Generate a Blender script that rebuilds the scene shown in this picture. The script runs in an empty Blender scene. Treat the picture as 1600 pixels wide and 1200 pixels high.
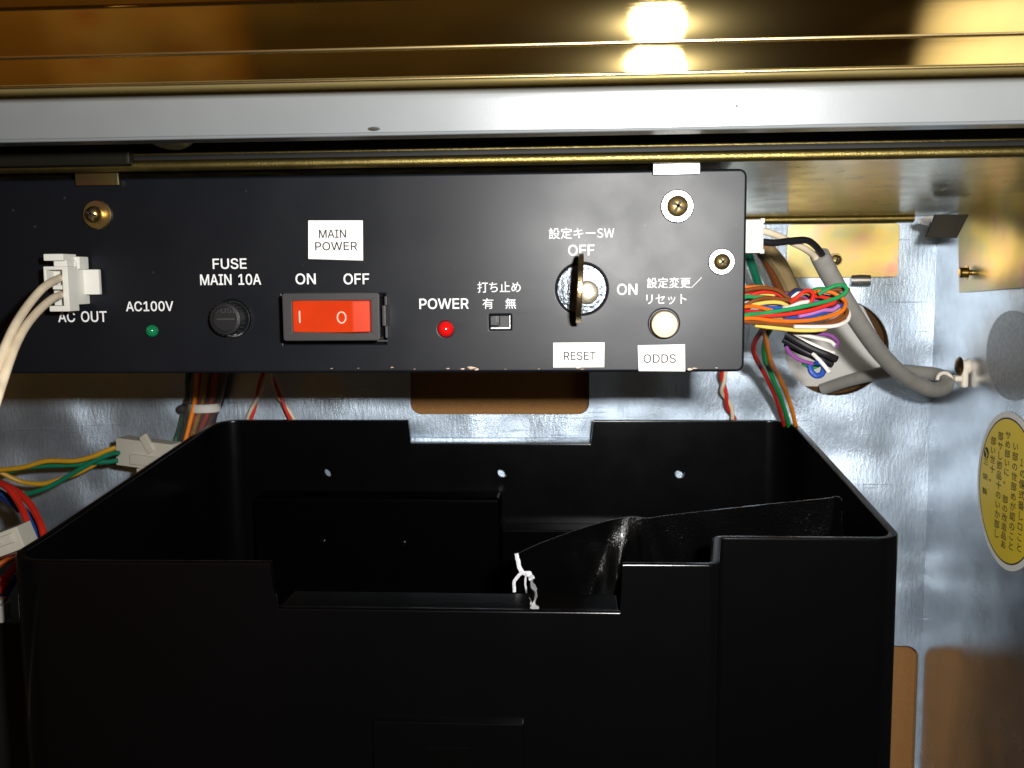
import bpy, bmesh, math, random
from mathutils import Vector, Matrix, noise
rad = math.radians
random.seed(7)
SC = bpy.context.scene
COL = SC.collection

# ------------------------------------------------------------------ camera
FPX = 1556.0                       # focal length in pixels of the 1600 px wide photograph
CAM = Vector((0, 0, .3))
_a, _p, _r = rad(3.8), rad(6.3), rad(.52)
FW = Vector((-math.sin(_a)*math.cos(_p), math.cos(_a)*math.cos(_p), -math.sin(_p)))
_R0 = Vector((math.cos(_a), math.sin(_a), 0)); _U0 = _R0.cross(FW)
RT = _R0*math.cos(_r) - _U0*math.sin(_r); UP = _U0*math.cos(_r) + _R0*math.sin(_r)
cam = bpy.data.cameras.new('camera'); co = bpy.data.objects.new('camera', cam); COL.objects.link(co)
M3 = Matrix((RT, UP, -FW)).transposed()
co.matrix_world = Matrix.Translation(CAM) @ M3.to_4x4()
cam.sensor_width = 36; cam.sensor_fit = 'HORIZONTAL'; cam.lens = FPX/1600*36
cam.clip_start = .005; cam.clip_end = 20
cam.dof.use_dof = True; cam.dof.focus_distance = .318; cam.dof.aperture_fstop = 34
SC.camera = co

# ------------------------------------------------------------------ light: a compact camera's flash beside and above the lens, a dim warm room behind
w = bpy.data.worlds.new('World'); SC.world = w; w.use_nodes = True
w.node_tree.nodes['Background'].inputs[0].default_value = (1, .72, .42, 1)
w.node_tree.nodes['Background'].inputs[1].default_value = .02
def area(name, loc, target, sx, sy, power, color, spread=180):
    l = bpy.data.lights.new(name, 'AREA'); l.shape = 'RECTANGLE'; l.size = sx; l.size_y = sy
    l.energy = power; l.color = color; l.spread = rad(spread)
    o = bpy.data.objects.new(name, l); COL.objects.link(o); o.location = loc
    o.rotation_euler = (Vector(target)-Vector(loc)).to_track_quat('-Z', 'Y').to_euler()
    return o
area('camera_flash', (.036, .004, .325), (.02, .3, .30), .015, .010, 1.15, (1, .985, .965), 140)
area('mirrored_wall_light', (-.5, -.15, 1.1), (-.7, -.9, .1), .2, .2, 2.4, (1, .74, .40), 120)  # unseen lamp added to light the room wall that the gold trim mirrors

SC.view_settings.view_transform = 'Standard'; SC.view_settings.look = 'None'
SC.view_settings.exposure = 0; SC.view_settings.gamma = 1
SC.cycles.max_bounces = 8; SC.cycles.glossy_bounces = 5; SC.cycles.transmission_bounces = 6
SC.cycles.use_denoising = True
SC.cycles.sample_clamp_indirect = 3

YP, YB, XW = .300, .480, .167      # control panel face, cabinet back, right cabinet side

# ------------------------------------------------------------------ photo rays: where a pixel's line of sight meets a plane of the place
def ray(px, py): return FW + RT*((px-800)/FPX) + UP*((600-py)/FPX)
def P(px, py, Y):
    d = ray(px, py); return CAM + d*(Y/d.y)
def PX(px, py, X):
    d = ray(px, py); return CAM + d*(X/d.x)

# ------------------------------------------------------------------ materials
def add_dust(m, col, amount, scale=420.):
    """sparse pale specks and a few fine hair scratches on a dark surface"""
    nt = m.node_tree; L = nt.links; b = nt.nodes['Principled BSDF']
    tc = nt.nodes.new('ShaderNodeTexCoord'); v = nt.nodes.new('ShaderNodeTexVoronoi'); v.inputs['Scale'].default_value = scale
    L.new(tc.outputs['Object'], v.inputs[0])
    sp = nt.nodes.new('ShaderNodeSeparateColor'); L.new(v.outputs['Color'], sp.inputs[0])
    pick = nt.nodes.new('ShaderNodeMath'); pick.operation = 'GREATER_THAN'; pick.inputs[1].default_value = .965; L.new(sp.outputs[0], pick.inputs[0])
    near = nt.nodes.new('ShaderNodeMapRange'); L.new(v.outputs['Distance'], near.inputs[0])
    for i, q in zip((1, 2, 3, 4), (.05, .16, 1, 0)): near.inputs[i].default_value = q
    mul = nt.nodes.new('ShaderNodeMath'); mul.operation = 'MULTIPLY'; L.new(pick.outputs[0], mul.inputs[0]); L.new(near.outputs[0], mul.inputs[1])
    mp = nt.nodes.new('ShaderNodeMapping'); mp.inputs['Rotation'].default_value = (.3, .9, .5); mp.inputs['Scale'].default_value = (14, 700, 14); L.new(tc.outputs['Object'], mp.inputs[0])
    n = nt.nodes.new('ShaderNodeTexNoise'); n.inputs['Scale'].default_value = 1; n.inputs['Detail'].default_value = 1; L.new(mp.outputs[0], n.inputs[0])
    sc = nt.nodes.new('ShaderNodeMapRange'); L.new(n.outputs[0], sc.inputs[0])
    for i, q in zip((1, 2, 3, 4), (.69, .76, 0, .5)): sc.inputs[i].default_value = q
    ad = nt.nodes.new('ShaderNodeMath'); ad.operation = 'ADD'; ad.use_clamp = True; L.new(mul.outputs[0], ad.inputs[0]); L.new(sc.outputs[0], ad.inputs[1])
    mx = nt.nodes.new('ShaderNodeMix'); mx.data_type = 'RGBA'; mx.inputs[6].default_value = (*col, 1); mx.inputs[7].default_value = (amount, amount, amount*1.02, 1)
    L.new(ad.outputs[0], mx.inputs[0]); L.new(mx.outputs[2], b.inputs['Base Color'])
def mat(name, col, rough=.5, metal=0., spec=.5, bump=0., bscale=900., var=0., vscale=60., rvar=0., stretch=None, trans=0., ior=1.45, emit=None, coat=0., dust=0., dscale=420.):
    m = bpy.data.materials.new(name); m.use_nodes = True
    nt = m.node_tree; b = nt.nodes['Principled BSDF']; L = nt.links
    b.inputs['Base Color'].default_value = (*col, 1)
    b.inputs['Roughness'].default_value = rough; b.inputs['Metallic'].default_value = metal
    b.inputs['Specular IOR Level'].default_value = spec; b.inputs['IOR'].default_value = ior
    b.inputs['Transmission Weight'].default_value = trans; b.inputs['Coat Weight'].default_value = coat
    b.inputs['Coat Roughness'].default_value = .1
    tc = nt.nodes.new('ShaderNodeTexCoord'); mp = nt.nodes.new('ShaderNodeMapping')
    L.new(tc.outputs['Object'], mp.inputs[0])
    if stretch: mp.inputs['Scale'].default_value = stretch
    def nz(scale, det=4):
        n = nt.nodes.new('ShaderNodeTexNoise'); n.inputs['Scale'].default_value = scale; n.inputs['Detail'].default_value = det
        L.new(mp.outputs[0], n.inputs[0]); return n
    def rng(src, lo, hi, a=.3, c=.7):
        r = nt.nodes.new('ShaderNodeMapRange'); L.new(src, r.inputs[0])
        for i, v in zip((1, 2, 3, 4), (a, c, lo, hi)): r.inputs[i].default_value = v
        return r.outputs[0]
    if var:
        n = nz(vscale); mx = nt.nodes.new('ShaderNodeMix'); mx.data_type = 'RGBA'
        mx.inputs[6].default_value = (*[c*(1-var) for c in col], 1); mx.inputs[7].default_value = (*[min(1, c*(1+var)) for c in col], 1)
        L.new(rng(n.outputs[0], 0, 1), mx.inputs[0]); L.new(mx.outputs[2], b.inputs['Base Color'])
    if rvar:
        L.new(rng(nz(vscale*1.7).outputs[0], max(.02, rough-rvar), rough+rvar), b.inputs['Roughness'])
    if bump:
        bp = nt.nodes.new('ShaderNodeBump'); bp.inputs['Strength'].default_value = bump; bp.inputs['Distance'].default_value = .0004
        L.new(nz(bscale, 3).outputs[0], bp.inputs['Height']); L.new(bp.outputs[0], b.inputs['Normal'])
    if dust: add_dust(m, col, dust, dscale)
    return m

def zinc_mat(name, rough, dents, grain, base, metal=1.):
    """galvanised sheet: mill grain, spangle, hand-sized dents, smudges"""
    m = mat(name, base, rough, metal)
    nt = m.node_tree; L = nt.links; b = nt.nodes['Principled BSDF']
    tc = nt.nodes.new('ShaderNodeTexCoord')
    def node(t, **k):
        n = nt.nodes.new(t)
        for a, v in k.items(): n.inputs[a].default_value = v
        return n
    big = node('ShaderNodeTexNoise', Scale=22., Detail=1.2); L.new(tc.outputs['Object'], big.inputs[0])
    fine = node('ShaderNodeTexNoise', Scale=1500., Detail=4., Roughness=.7); L.new(tc.outputs['Object'], fine.inputs[0])
    mp = node('ShaderNodeMapping', Scale=(1., 1., .3)); L.new(tc.outputs['Object'], mp.inputs[0])
    mill = node('ShaderNodeTexNoise', Scale=700., Detail=3.); L.new(mp.outputs[0], mill.inputs[0])
    vor = node('ShaderNodeTexVoronoi', Scale=260.); L.new(tc.outputs['Object'], vor.inputs[0])
    sm = node('ShaderNodeTexNoise', Scale=34., Detail=5.); L.new(tc.outputs['Object'], sm.inputs[0])
    b1 = node('ShaderNodeBump', Strength=dents, Distance=.011); L.new(big.outputs[0], b1.inputs['Height'])
    add = nt.nodes.new('ShaderNodeMath'); add.operation = 'ADD'; L.new(fine.outputs[0], add.inputs[0]); L.new(mill.outputs[0], add.inputs[1])
    ms = node('ShaderNodeMapping', Scale=(30., 30., 900.), Rotation=(.2, .62, .3)); L.new(tc.outputs['Object'], ms.inputs[0])
    scr = node('ShaderNodeTexNoise', Scale=1., Detail=2.); L.new(ms.outputs[0], scr.inputs[0])
    sr = node('ShaderNodeMapRange'); L.new(scr.outputs[0], sr.inputs[0])
    for i, v in zip((1, 2, 3, 4), (.68, .76, 0, .6)): sr.inputs[i].default_value = v
    ad2 = nt.nodes.new('ShaderNodeMath'); ad2.operation = 'ADD'; L.new(add.outputs[0], ad2.inputs[0]); L.new(sr.outputs[0], ad2.inputs[1]); add = ad2
    b2 = node('ShaderNodeBump', Strength=grain, Distance=.0005); L.new(add.outputs[0], b2.inputs['Height']); L.new(b1.outputs[0], b2.inputs['Normal'])
    L.new(b2.outputs[0], b.inputs['Normal'])
    r = node('ShaderNodeMapRange'); L.new(sm.outputs[0], r.inputs[0])
    for i, v in zip((1, 2, 3, 4), (.32, .68, rough-.1, rough+.13)): r.inputs[i].default_value = v
    L.new(r.outputs[0], b.inputs['Roughness'])
    mx = nt.nodes.new('ShaderNodeMix'); mx.data_type = 'RGBA'
    mx.inputs[6].default_value = (*[c*.93 for c in base], 1); mx.inputs[7].default_value = (*[min(1, c*1.05) for c in base], 1)
    L.new(vor.outputs['Color'], mx.inputs[0]); L.new(mx.outputs[2], b.inputs['Base Color'])
    return m

def gold_mat(name, col, rough, aniso):
    """polished plating wiped lengthwise: hair-fine lines along X spread reflections up and down"""
    m = bpy.data.materials.new(name); m.use_nodes = True; nt = m.node_tree; L = nt.links
    nt.nodes.remove(nt.nodes['Principled BSDF']); g = nt.nodes.new('ShaderNodeBsdfAnisotropic'); g.distribution = 'BECKMANN'
    g.inputs['Roughness'].default_value = rough; g.inputs['Anisotropy'].default_value = aniso
    cv = nt.nodes.new('ShaderNodeCombineXYZ'); cv.inputs[0].default_value = 1; L.new(cv.outputs[0], g.inputs['Tangent'])
    tc = nt.nodes.new('ShaderNodeTexCoord'); mp = nt.nodes.new('ShaderNodeMapping'); mp.inputs['Scale'].default_value = (.03, 1, 1); L.new(tc.outputs['Object'], mp.inputs[0])
    n = nt.nodes.new('ShaderNodeTexNoise'); n.inputs['Scale'].default_value = 1400; n.inputs['Detail'].default_value = 3; L.new(mp.outputs[0], n.inputs[0])
    bp = nt.nodes.new('ShaderNodeBump'); bp.inputs['Strength'].default_value = .02; bp.inputs['Distance'].default_value = .0004; L.new(n.outputs[0], bp.inputs['Height']); L.new(bp.outputs[0], g.inputs['Normal'])
    n2 = nt.nodes.new('ShaderNodeTexNoise'); n2.inputs['Scale'].default_value = 60; n2.inputs['Detail'].default_value = 6; L.new(tc.outputs['Object'], n2.inputs[0])
    mx = nt.nodes.new('ShaderNodeMix'); mx.data_type = 'RGBA'; mx.inputs[6].default_value = (*[v*.85 for v in col], 1); mx.inputs[7].default_value = (*[min(1, v*1.1) for v in col], 1)
    L.new(n2.outputs[0], mx.inputs[0]); L.new(mx.outputs[2], g.inputs['Color'])
    rr = nt.nodes.new('ShaderNodeMapRange'); L.new(n2.outputs[0], rr.inputs[0])
    for i, v in zip((1, 2, 3, 4), (.35, .7, rough*.85, rough*1.25)): rr.inputs[i].default_value = v
    L.new(rr.outputs[0], g.inputs['Roughness']); 
    hz = nt.nodes.new('ShaderNodeBsdfAnisotropic'); hz.inputs['Roughness'].default_value = .17; L.new(mx.outputs[2], hz.inputs['Color'])     # the haze of fine wear
    ms = nt.nodes.new('ShaderNodeMixShader'); ms.inputs[0].default_value = .008; L.new(g.outputs[0], ms.inputs[1]); L.new(hz.outputs[0], ms.inputs[2]); L.new(ms.outputs[0], nt.nodes['Material Output'].inputs[0])
    return m

def passivated_mat(name, rough=.3, dark=1.):
    """yellow zinc chromate: gold drifting to pink and green"""
    m = mat(name, (.7, .55, .25), rough, 1., bump=.12, bscale=1500)
    nt = m.node_tree; L = nt.links; b = nt.nodes['Principled BSDF']
    tc = nt.nodes.new('ShaderNodeTexCoord'); n = nt.nodes.new('ShaderNodeTexNoise'); n.inputs['Scale'].default_value = 70; n.inputs['Detail'].default_value = 2
    L.new(tc.outputs['Object'], n.inputs[0]); cr = nt.nodes.new('ShaderNodeValToRGB'); L.new(n.outputs[0], cr.inputs[0])
    e = cr.color_ramp.elements
    e[0].position = .3; e[0].color = (.62*dark, .60*dark, .34*dark, 1); e[1].position = .72; e[1].color = (.72*dark, .42*dark, .36*dark, 1)
    k = e.new(.45); k.color = (.80*dark, .66*dark, .26*dark, 1); k = e.new(.6); k.color = (.84*dark, .60*dark, .34*dark, 1)
    L.new(cr.outputs[0], b.inputs['Base Color'])
    n2 = nt.nodes.new('ShaderNodeTexNoise'); n2.inputs['Scale'].default_value = 15; n2.inputs['Detail'].default_value = 1; L.new(tc.outputs['Object'], n2.inputs[0])
    bp = nt.nodes.new('ShaderNodeBump'); bp.inputs['Strength'].default_value = 1; bp.inputs['Distance'].default_value = .008; L.new(n2.outputs[0], bp.inputs['Height']); L.new(bp.outputs[0], b.inputs['Normal'])
    return m

def panel_mat():
    """satin black powder paint with smudges, and bare flecks knocked out along the lower edge"""
    m = mat('satin_black_paint', (.004, .005, .0075), .38, 0, .33)
    nt = m.node_tree; L = nt.links; b = nt.nodes['Principled BSDF']
    tc = nt.nodes.new('ShaderNodeTexCoord')
    def nz(scale, det, stretch=None):
        n = nt.nodes.new('ShaderNodeTexNoise'); n.inputs['Scale'].default_value = scale; n.inputs['Detail'].default_value = det
        if stretch:
            mp = nt.nodes.new('ShaderNodeMapping'); mp.inputs['Scale'].default_value = stretch; L.new(tc.outputs['Object'], mp.inputs[0]); L.new(mp.outputs[0], n.inputs[0])
        else: L.new(tc.outputs['Object'], n.inputs[0])
        return n
    n = nz(5200, 2); bp = nt.nodes.new('ShaderNodeBump'); bp.inputs['Strength'].default_value = .07; bp.inputs['Distance'].default_value = .0003
    L.new(n.outputs[0], bp.inputs['Height']); L.new(bp.outputs[0], b.inputs['Normal'])
    s = nz(38, 6); r = nt.nodes.new('ShaderNodeMapRange'); L.new(s.outputs[0], r.inputs[0])
    for i, v in zip((1, 2, 3, 4), (.35, .65, .35, .42)): r.inputs[i].default_value = v
    L.new(r.outputs[0], b.inputs['Roughness']); add_dust(m, (.0045, .0055, .008), .03, 300.)
    return m

M = {}
M['zinc'] = zinc_mat('galvanised_sheet', .41, 1., .42, (.53, .63, .74), .78)
M['zinc_side'] = zinc_mat('galvanised_side_sheet', .185, .12, .13, (.62, .645, .67), .93)
M['zinc_tray'] = mat('dull_zinc', (.46, .37, .19), .23, 1., var=.08, rvar=.05)
M['yellow_zinc'] = passivated_mat('yellow_passivated_steel', .34, .55)
M['olive_zinc'] = mat('olive_passivated_steel', (.22, .17, .055), .40, 1., bump=.35, bscale=2200, var=.15, vscale=300)
M['dark_olive'] = mat('dark_olive_steel', (.008, .007, .004), .5, 0, .2, var=.15)
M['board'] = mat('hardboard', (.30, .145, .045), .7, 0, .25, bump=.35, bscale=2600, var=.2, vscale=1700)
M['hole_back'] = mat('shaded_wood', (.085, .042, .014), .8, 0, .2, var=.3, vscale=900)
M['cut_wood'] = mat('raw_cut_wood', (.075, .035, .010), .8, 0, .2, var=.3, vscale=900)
M['white_sheet'] = mat('white_plastic_sheet', (.62, .60, .56), .5, 0, .4)
M['gold'] = gold_mat('gold_plated_trim', (.82, .62, .25), .115, .5)
M['gold_bead'] = mat('gold_plated_bead', (.86, .66, .32), .26, 1., bump=.1, bscale=600, stretch=(.1, 1, 1))
M['silver'] = mat('silver_grey_paint', (.20, .213, .219), .30, .25, .5, bump=.05, bscale=3200, var=.03, vscale=90)
M['black_gap'] = mat('matt_black_steel', (.008, .008, .008), .6, 0, .3, var=.2)
M['panel'] = panel_mat()
M['box'] = mat('black_box_steel', (.005, .006, .008), .45, 0, .3, bump=.08, bscale=2000)
M['ink_white'] = mat('white_silkscreen_ink', (.76, .76, .75), .6, 0, .2, var=.12, vscale=700)
M['ink_dark'] = mat('grey_print', (.035, .034, .042), .6, 0, .2)
M['ink_black'] = mat('black_print', (.02, .022, .02), .6, 0, .2)
M['paper'] = mat('white_label_paper', (.86, .84, .79), .55, 0, .3, bump=.06, bscale=2500, var=.05, vscale=250)
M['black_plastic'] = mat('black_moulded_plastic', (.0018, .0018, .0022), .20, 0, .36, bump=.05, bscale=1400, rvar=.015, vscale=40)
M['black_gloss'] = mat('black_glossy_plastic', (.002, .002, .002), .22, 0, .13, bump=.05, bscale=1500)
M['black_matt'] = mat('black_dull_plastic', (.0008, .0008, .0009), .35, 0, .03)
M['grey_patch'] = mat('dull_grey_patch', (.40, .41, .42), .40, .9, .4, bump=.2, bscale=1600, var=.15, vscale=500)
M['knob'] = mat('black_bakelite', (.012, .012, .013), .38, 0, .5, bump=.1, bscale=1800)
M['bezel'] = mat('dark_grey_plastic', (.035, .033, .033), .5, 0, .4, bump=.1, bscale=2200)
M['rocker'] = mat('orange_red_rocker_plastic', (.50, .032, .004), .5, 0, .15, var=.08, vscale=140)
M['rocker_mark'] = mat('pale_pink_mark', (.85, .45, .35), .5)
M['green_led'] = mat('green_lens', (.005, .16, .055), .12, 0, .6, coat=.5)
M['red_led'] = mat('red_lens', (.55, .006, .006), .12, 0, .6, coat=.5)
M['cream'] = mat('cream_plastic', (.82, .62, .40), .35, 0, .5)
M['chrome'] = mat('scuffed_chrome', (.115, .13, .15), .36, 1., bump=.7, bscale=900, rvar=.1, vscale=300)
M['steel'] = mat('bright_steel', (.52, .52, .51), .34, 1., bump=.1)
M['key'] = mat('nickel_key', (.50, .37, .20), .30, 1., bump=.35, bscale=1300, var=.2, vscale=400)
M['core'] = mat('brass_core', (.30, .27, .20), .42, .8, bump=.35, bscale=700)
M['screw'] = mat('brass_passivated_screw', (.50, .36, .13), .30, 1., bump=.15)
M['screw_dark'] = mat('dark_bronze_screw', (.20, .13, .06), .32, 1.)
M['slot'] = mat('recess_dark', (.02, .015, .01), .6)
M['nylon'] = mat('white_nylon', (.66, .645, .58), .5, 0, .2, var=.04)
M['nylon_grey'] = mat('ivory_nylon', (.58, .55, .46), .45, 0, .45, var=.06)
M['clip'] = mat('translucent_nylon', (.80, .72, .60), .4, 0, .4)
M['sticker_yellow'] = mat('yellow_print', (.86, .62, .010), .42, 0, .3, var=.04)
M['fracture'] = mat('white_fracture', (.72, .72, .74), .6)
M['rib'] = mat('pale_clear_vinyl', (.9, .88, .82), .12, 0, .5, trans=.95, ior=1.25)
def wire_mat(n, c): M[n] = mat(n+'_insulation', c, .44, 0, .4, var=.08, vscale=200)
for n, c in dict(red=(.62, .025, .012), crimson=(.44, .014, .02), orange=(.66, .14, .008), brown=(.18, .055, .014), green=(.012, .25, .075), deepgreen=(.01, .19, .10), blue=(.02, .07, .34),
                 navy=(.015, .03, .09), purple=(.24, .07, .27), violet=(.45, .17, .48), yellow=(.74, .52, .10), mustard=(.55, .30, .015), white=(.74, .72, .66), grey=(.36, .35, .32),
                 cablegrey=(.27, .26, .235), black=(.010, .010, .012), tan=(.36, .26, .12), hotorange=(.95, .27, .012), hotgreen=(.015, .34, .08), ivory=(.74, .62, .44), darkred=(.13, .02, .012)).items(): wire_mat(n, c)

# ------------------------------------------------------------------ mesh helpers
def world_loc(o):
    v = Vector((0, 0, 0))
    while o: v = v + o.location; o = o.parent
    return v
def finish(bm, name, material, parent=None, smooth=True, origin=None, angle=35, wn=True):
    bmesh.ops.recalc_face_normals(bm, faces=bm.faces[:])
    me = bpy.data.meshes.new(name)
    if parent: off = world_loc(parent)
    else:
        if origin is None:
            xs = [v.co for v in bm.verts]
            origin = Vector((sum(v.x for v in xs)/len(xs), sum(v.y for v in xs)/len(xs), min(v.z for v in xs)))
        off = Vector(origin)
    bmesh.ops.translate(bm, verts=bm.verts[:], vec=-off)
    bm.to_mesh(me); bm.free()
    me.materials.append(material)
    if smooth:
        me.polygons.foreach_set('use_smooth', [True]*len(me.polygons))
        me.set_sharp_from_angle(angle=rad(angle))
    o = bpy.data.objects.new(name, me); COL.objects.link(o)
    if smooth and wn: md = o.modifiers.new('even_normals', 'WEIGHTED_NORMAL'); md.keep_sharp = True; md.weight = 60
    if parent: o.parent = parent
    else: o.location = off
    return o
def thing(name, label, cat, loc, group=None):
    o = bpy.data.objects.new(name, None); COL.objects.link(o); o.location = loc; o.empty_display_size = .01
    return tag(o, label, cat, group)
def tag(o, label, cat=None, group=None, kind=None):
    o['label'] = label
    if cat: o['category'] = cat
    if group: o['group'] = group
    if kind: o['kind'] = kind
    return o
def B(): return bmesh.new()
def box(bm, lo, hi, bev=0., seg=2, rot=None):
    lo = Vector(lo); hi = Vector(hi)
    lo, hi = Vector([min(a, b) for a, b in zip(lo, hi)]), Vector([max(a, b) for a, b in zip(lo, hi)])
    c = (lo+hi)/2; s = hi-lo
    r = bmesh.ops.create_cube(bm, size=1, matrix=Matrix.Translation(c) @ (rot.to_4x4() if rot else Matrix.Identity(4)) @ Matrix.Diagonal((*s, 1)))
    if bev:
        es = list({e for v in r['verts'] for e in v.link_edges})
        bmesh.ops.bevel(bm, geom=es, offset=min(bev, min(s)*.45), segments=seg, profile=.5, affect='EDGES')
    return bm
def frame_of(d):
    d = d.normalized(); a = Vector((0, 0, 1)) if abs(d.z) < .9 else Vector((1, 0, 0))
    x = d.cross(a).normalized(); return x, d.cross(x).normalized(), d
def lathe(bm, origin, axis, prof, n=32):
    """prof: (radius, distance along axis) pairs"""
    x, y, d = frame_of(Vector(axis)); o = Vector(origin); rings = []
    for r, h in prof:
        if r < 1e-6: rings.append([bm.verts.new(o+d*h)])
        else: rings.append([bm.verts.new(o+d*h+x*(r*math.cos(2*math.pi*i/n))+y*(r*math.sin(2*math.pi*i/n))) for i in range(n)])
    for A, Bb in zip(rings, rings[1:]):
        for i in range(n):
            j = (i+1) % n
            if len(A) == 1 and len(Bb) == 1: continue
            if len(A) == 1: bm.faces.new((A[0], Bb[i], Bb[j]))
            elif len(Bb) == 1: bm.faces.new((A[i], A[j], Bb[0]))
            else: bm.faces.new((A[i], A[j], Bb[j], Bb[i]))
    return bm
def spline(pts, k=8):
    pts = [Vector(p) for p in pts]
    if len(pts) < 3: return pts
    q = [pts[0]*2-pts[1]] + pts + [pts[-1]*2-pts[-2]]; out = []
    for i in range(1, len(q)-2):
        for s in range(k):
            t = s/k
            out.append(.5*((2*q[i])+(q[i+1]-q[i-1])*t+(2*q[i-1]-5*q[i]+4*q[i+1]-q[i+2])*t*t+(3*q[i]-q[i-1]-3*q[i+1]+q[i+2])*t**3))
    out.append(pts[-1]); return out
def tube(bm, pts, r, n=10, k=8, closed_ends=True, raw=False):
    c = pts if raw else spline(pts, k)
    rr = r if isinstance(r, (list, tuple)) else None
    t = [(c[min(i+1, len(c)-1)]-c[max(i-1, 0)]).normalized() for i in range(len(c))]
    x, y, _ = frame_of(t[0]); rings = []
    for i, p in enumerate(c):
        x = (x - t[i]*x.dot(t[i])).normalized(); y = t[i].cross(x)
        ra = r if rr is None else rr[0]+(rr[1]-rr[0])*i/(len(c)-1)
        rings.append([bm.verts.new(p+x*(ra*math.cos(2*math.pi*j/n))+y*(ra*math.sin(2*math.pi*j/n))) for j in range(n)])
    for A, Bb in zip(rings, rings[1:]):
        for j in range(n): bm.faces.new((A[j], A[(j+1) % n], Bb[(j+1) % n], Bb[j]))
    if closed_ends: bm.faces.new(rings[0][::-1]); bm.faces.new(rings[-1])
    return bm
def outline(loops, depth, bevel=0., res=2, off=0.):
    """flat outline(s) in a local XY plane, later loops cut holes; returns a bmesh of thickness depth*2 (+bevel)"""
    cu = bpy.data.curves.new('outline', 'CURVE'); cu.dimensions = '2D'; cu.fill_mode = 'BOTH'
    cu.extrude = depth; cu.bevel_depth = bevel; cu.bevel_resolution = res; cu.offset = off
    for l in loops:
        s = cu.splines.new('POLY'); s.points.add(len(l)-1); s.use_cyclic_u = True
        for p, q in zip(s.points, l): p.co = (q[0], q[1], 0, 1)
    o = bpy.data.objects.new('outline', cu)
    me = bpy.data.meshes.new_from_object(o); bm = bmesh.new(); bm.from_mesh(me)
    bpy.data.objects.remove(o); bpy.data.curves.remove(cu); bpy.data.meshes.remove(me)
    bmesh.ops.remove_doubles(bm, verts=bm.verts[:], dist=1e-7)
    return bm
def upright(bm, Y, thick0=0.):
    """outline drawn in X,Z: stand it in the plane Y (front faces the camera)"""
    for v in bm.verts: v.co = Vector((v.co.x, Y - v.co.z + thick0, v.co.y))
    return bm
def sideways(bm, X):
    """outline drawn in Y,Z: stand it in the plane X"""
    for v in bm.verts: v.co = Vector((X - v.co.z, v.co.x, v.co.y))
    return bm
def circ(cx, cz, r, n=40, a0=0, a1=2*math.pi, rz=None):
    rz = rz or r
    return [(cx+r*math.cos(a0+(a1-a0)*i/n), cz+rz*math.sin(a0+(a1-a0)*i/n)) for i in range(n)]
def rrect(x0, z0, x1, z1, r, n=6):
    """r: one radius or four (bl, br, tr, tl)"""
    rs = r if isinstance(r, (tuple, list)) else (r,)*4; out = []
    for (cx, cz, a, q) in ((x0, z0, math.pi, 0), (x1, z0, 1.5*math.pi, 1), (x1, z1, 0, 2), (x0, z1, .5*math.pi, 3)):
        k = rs[q]; ox = cx+k if q in (0, 3) else cx-k; oz = cz+k if q in (0, 1) else cz-k
        if k <= 0: out.append((cx, cz)); continue
        out += [(ox+k*math.cos(a+.5*math.pi*i/n), oz+k*math.sin(a+.5*math.pi*i/n)) for i in range(n+1)]
    return out
def panelxz(px, py, Y=YP):
    v = P(px, py, Y); return v.x, v.z
def panelrect(x0, y0, x1, y1, Y):
    ym, xm = (y0+y1)/2, (x0+x1)/2
    return P(x0, ym, Y).x, P(xm, y1, Y).z, P(x1, ym, Y).x, P(xm, y0, Y).z

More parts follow.
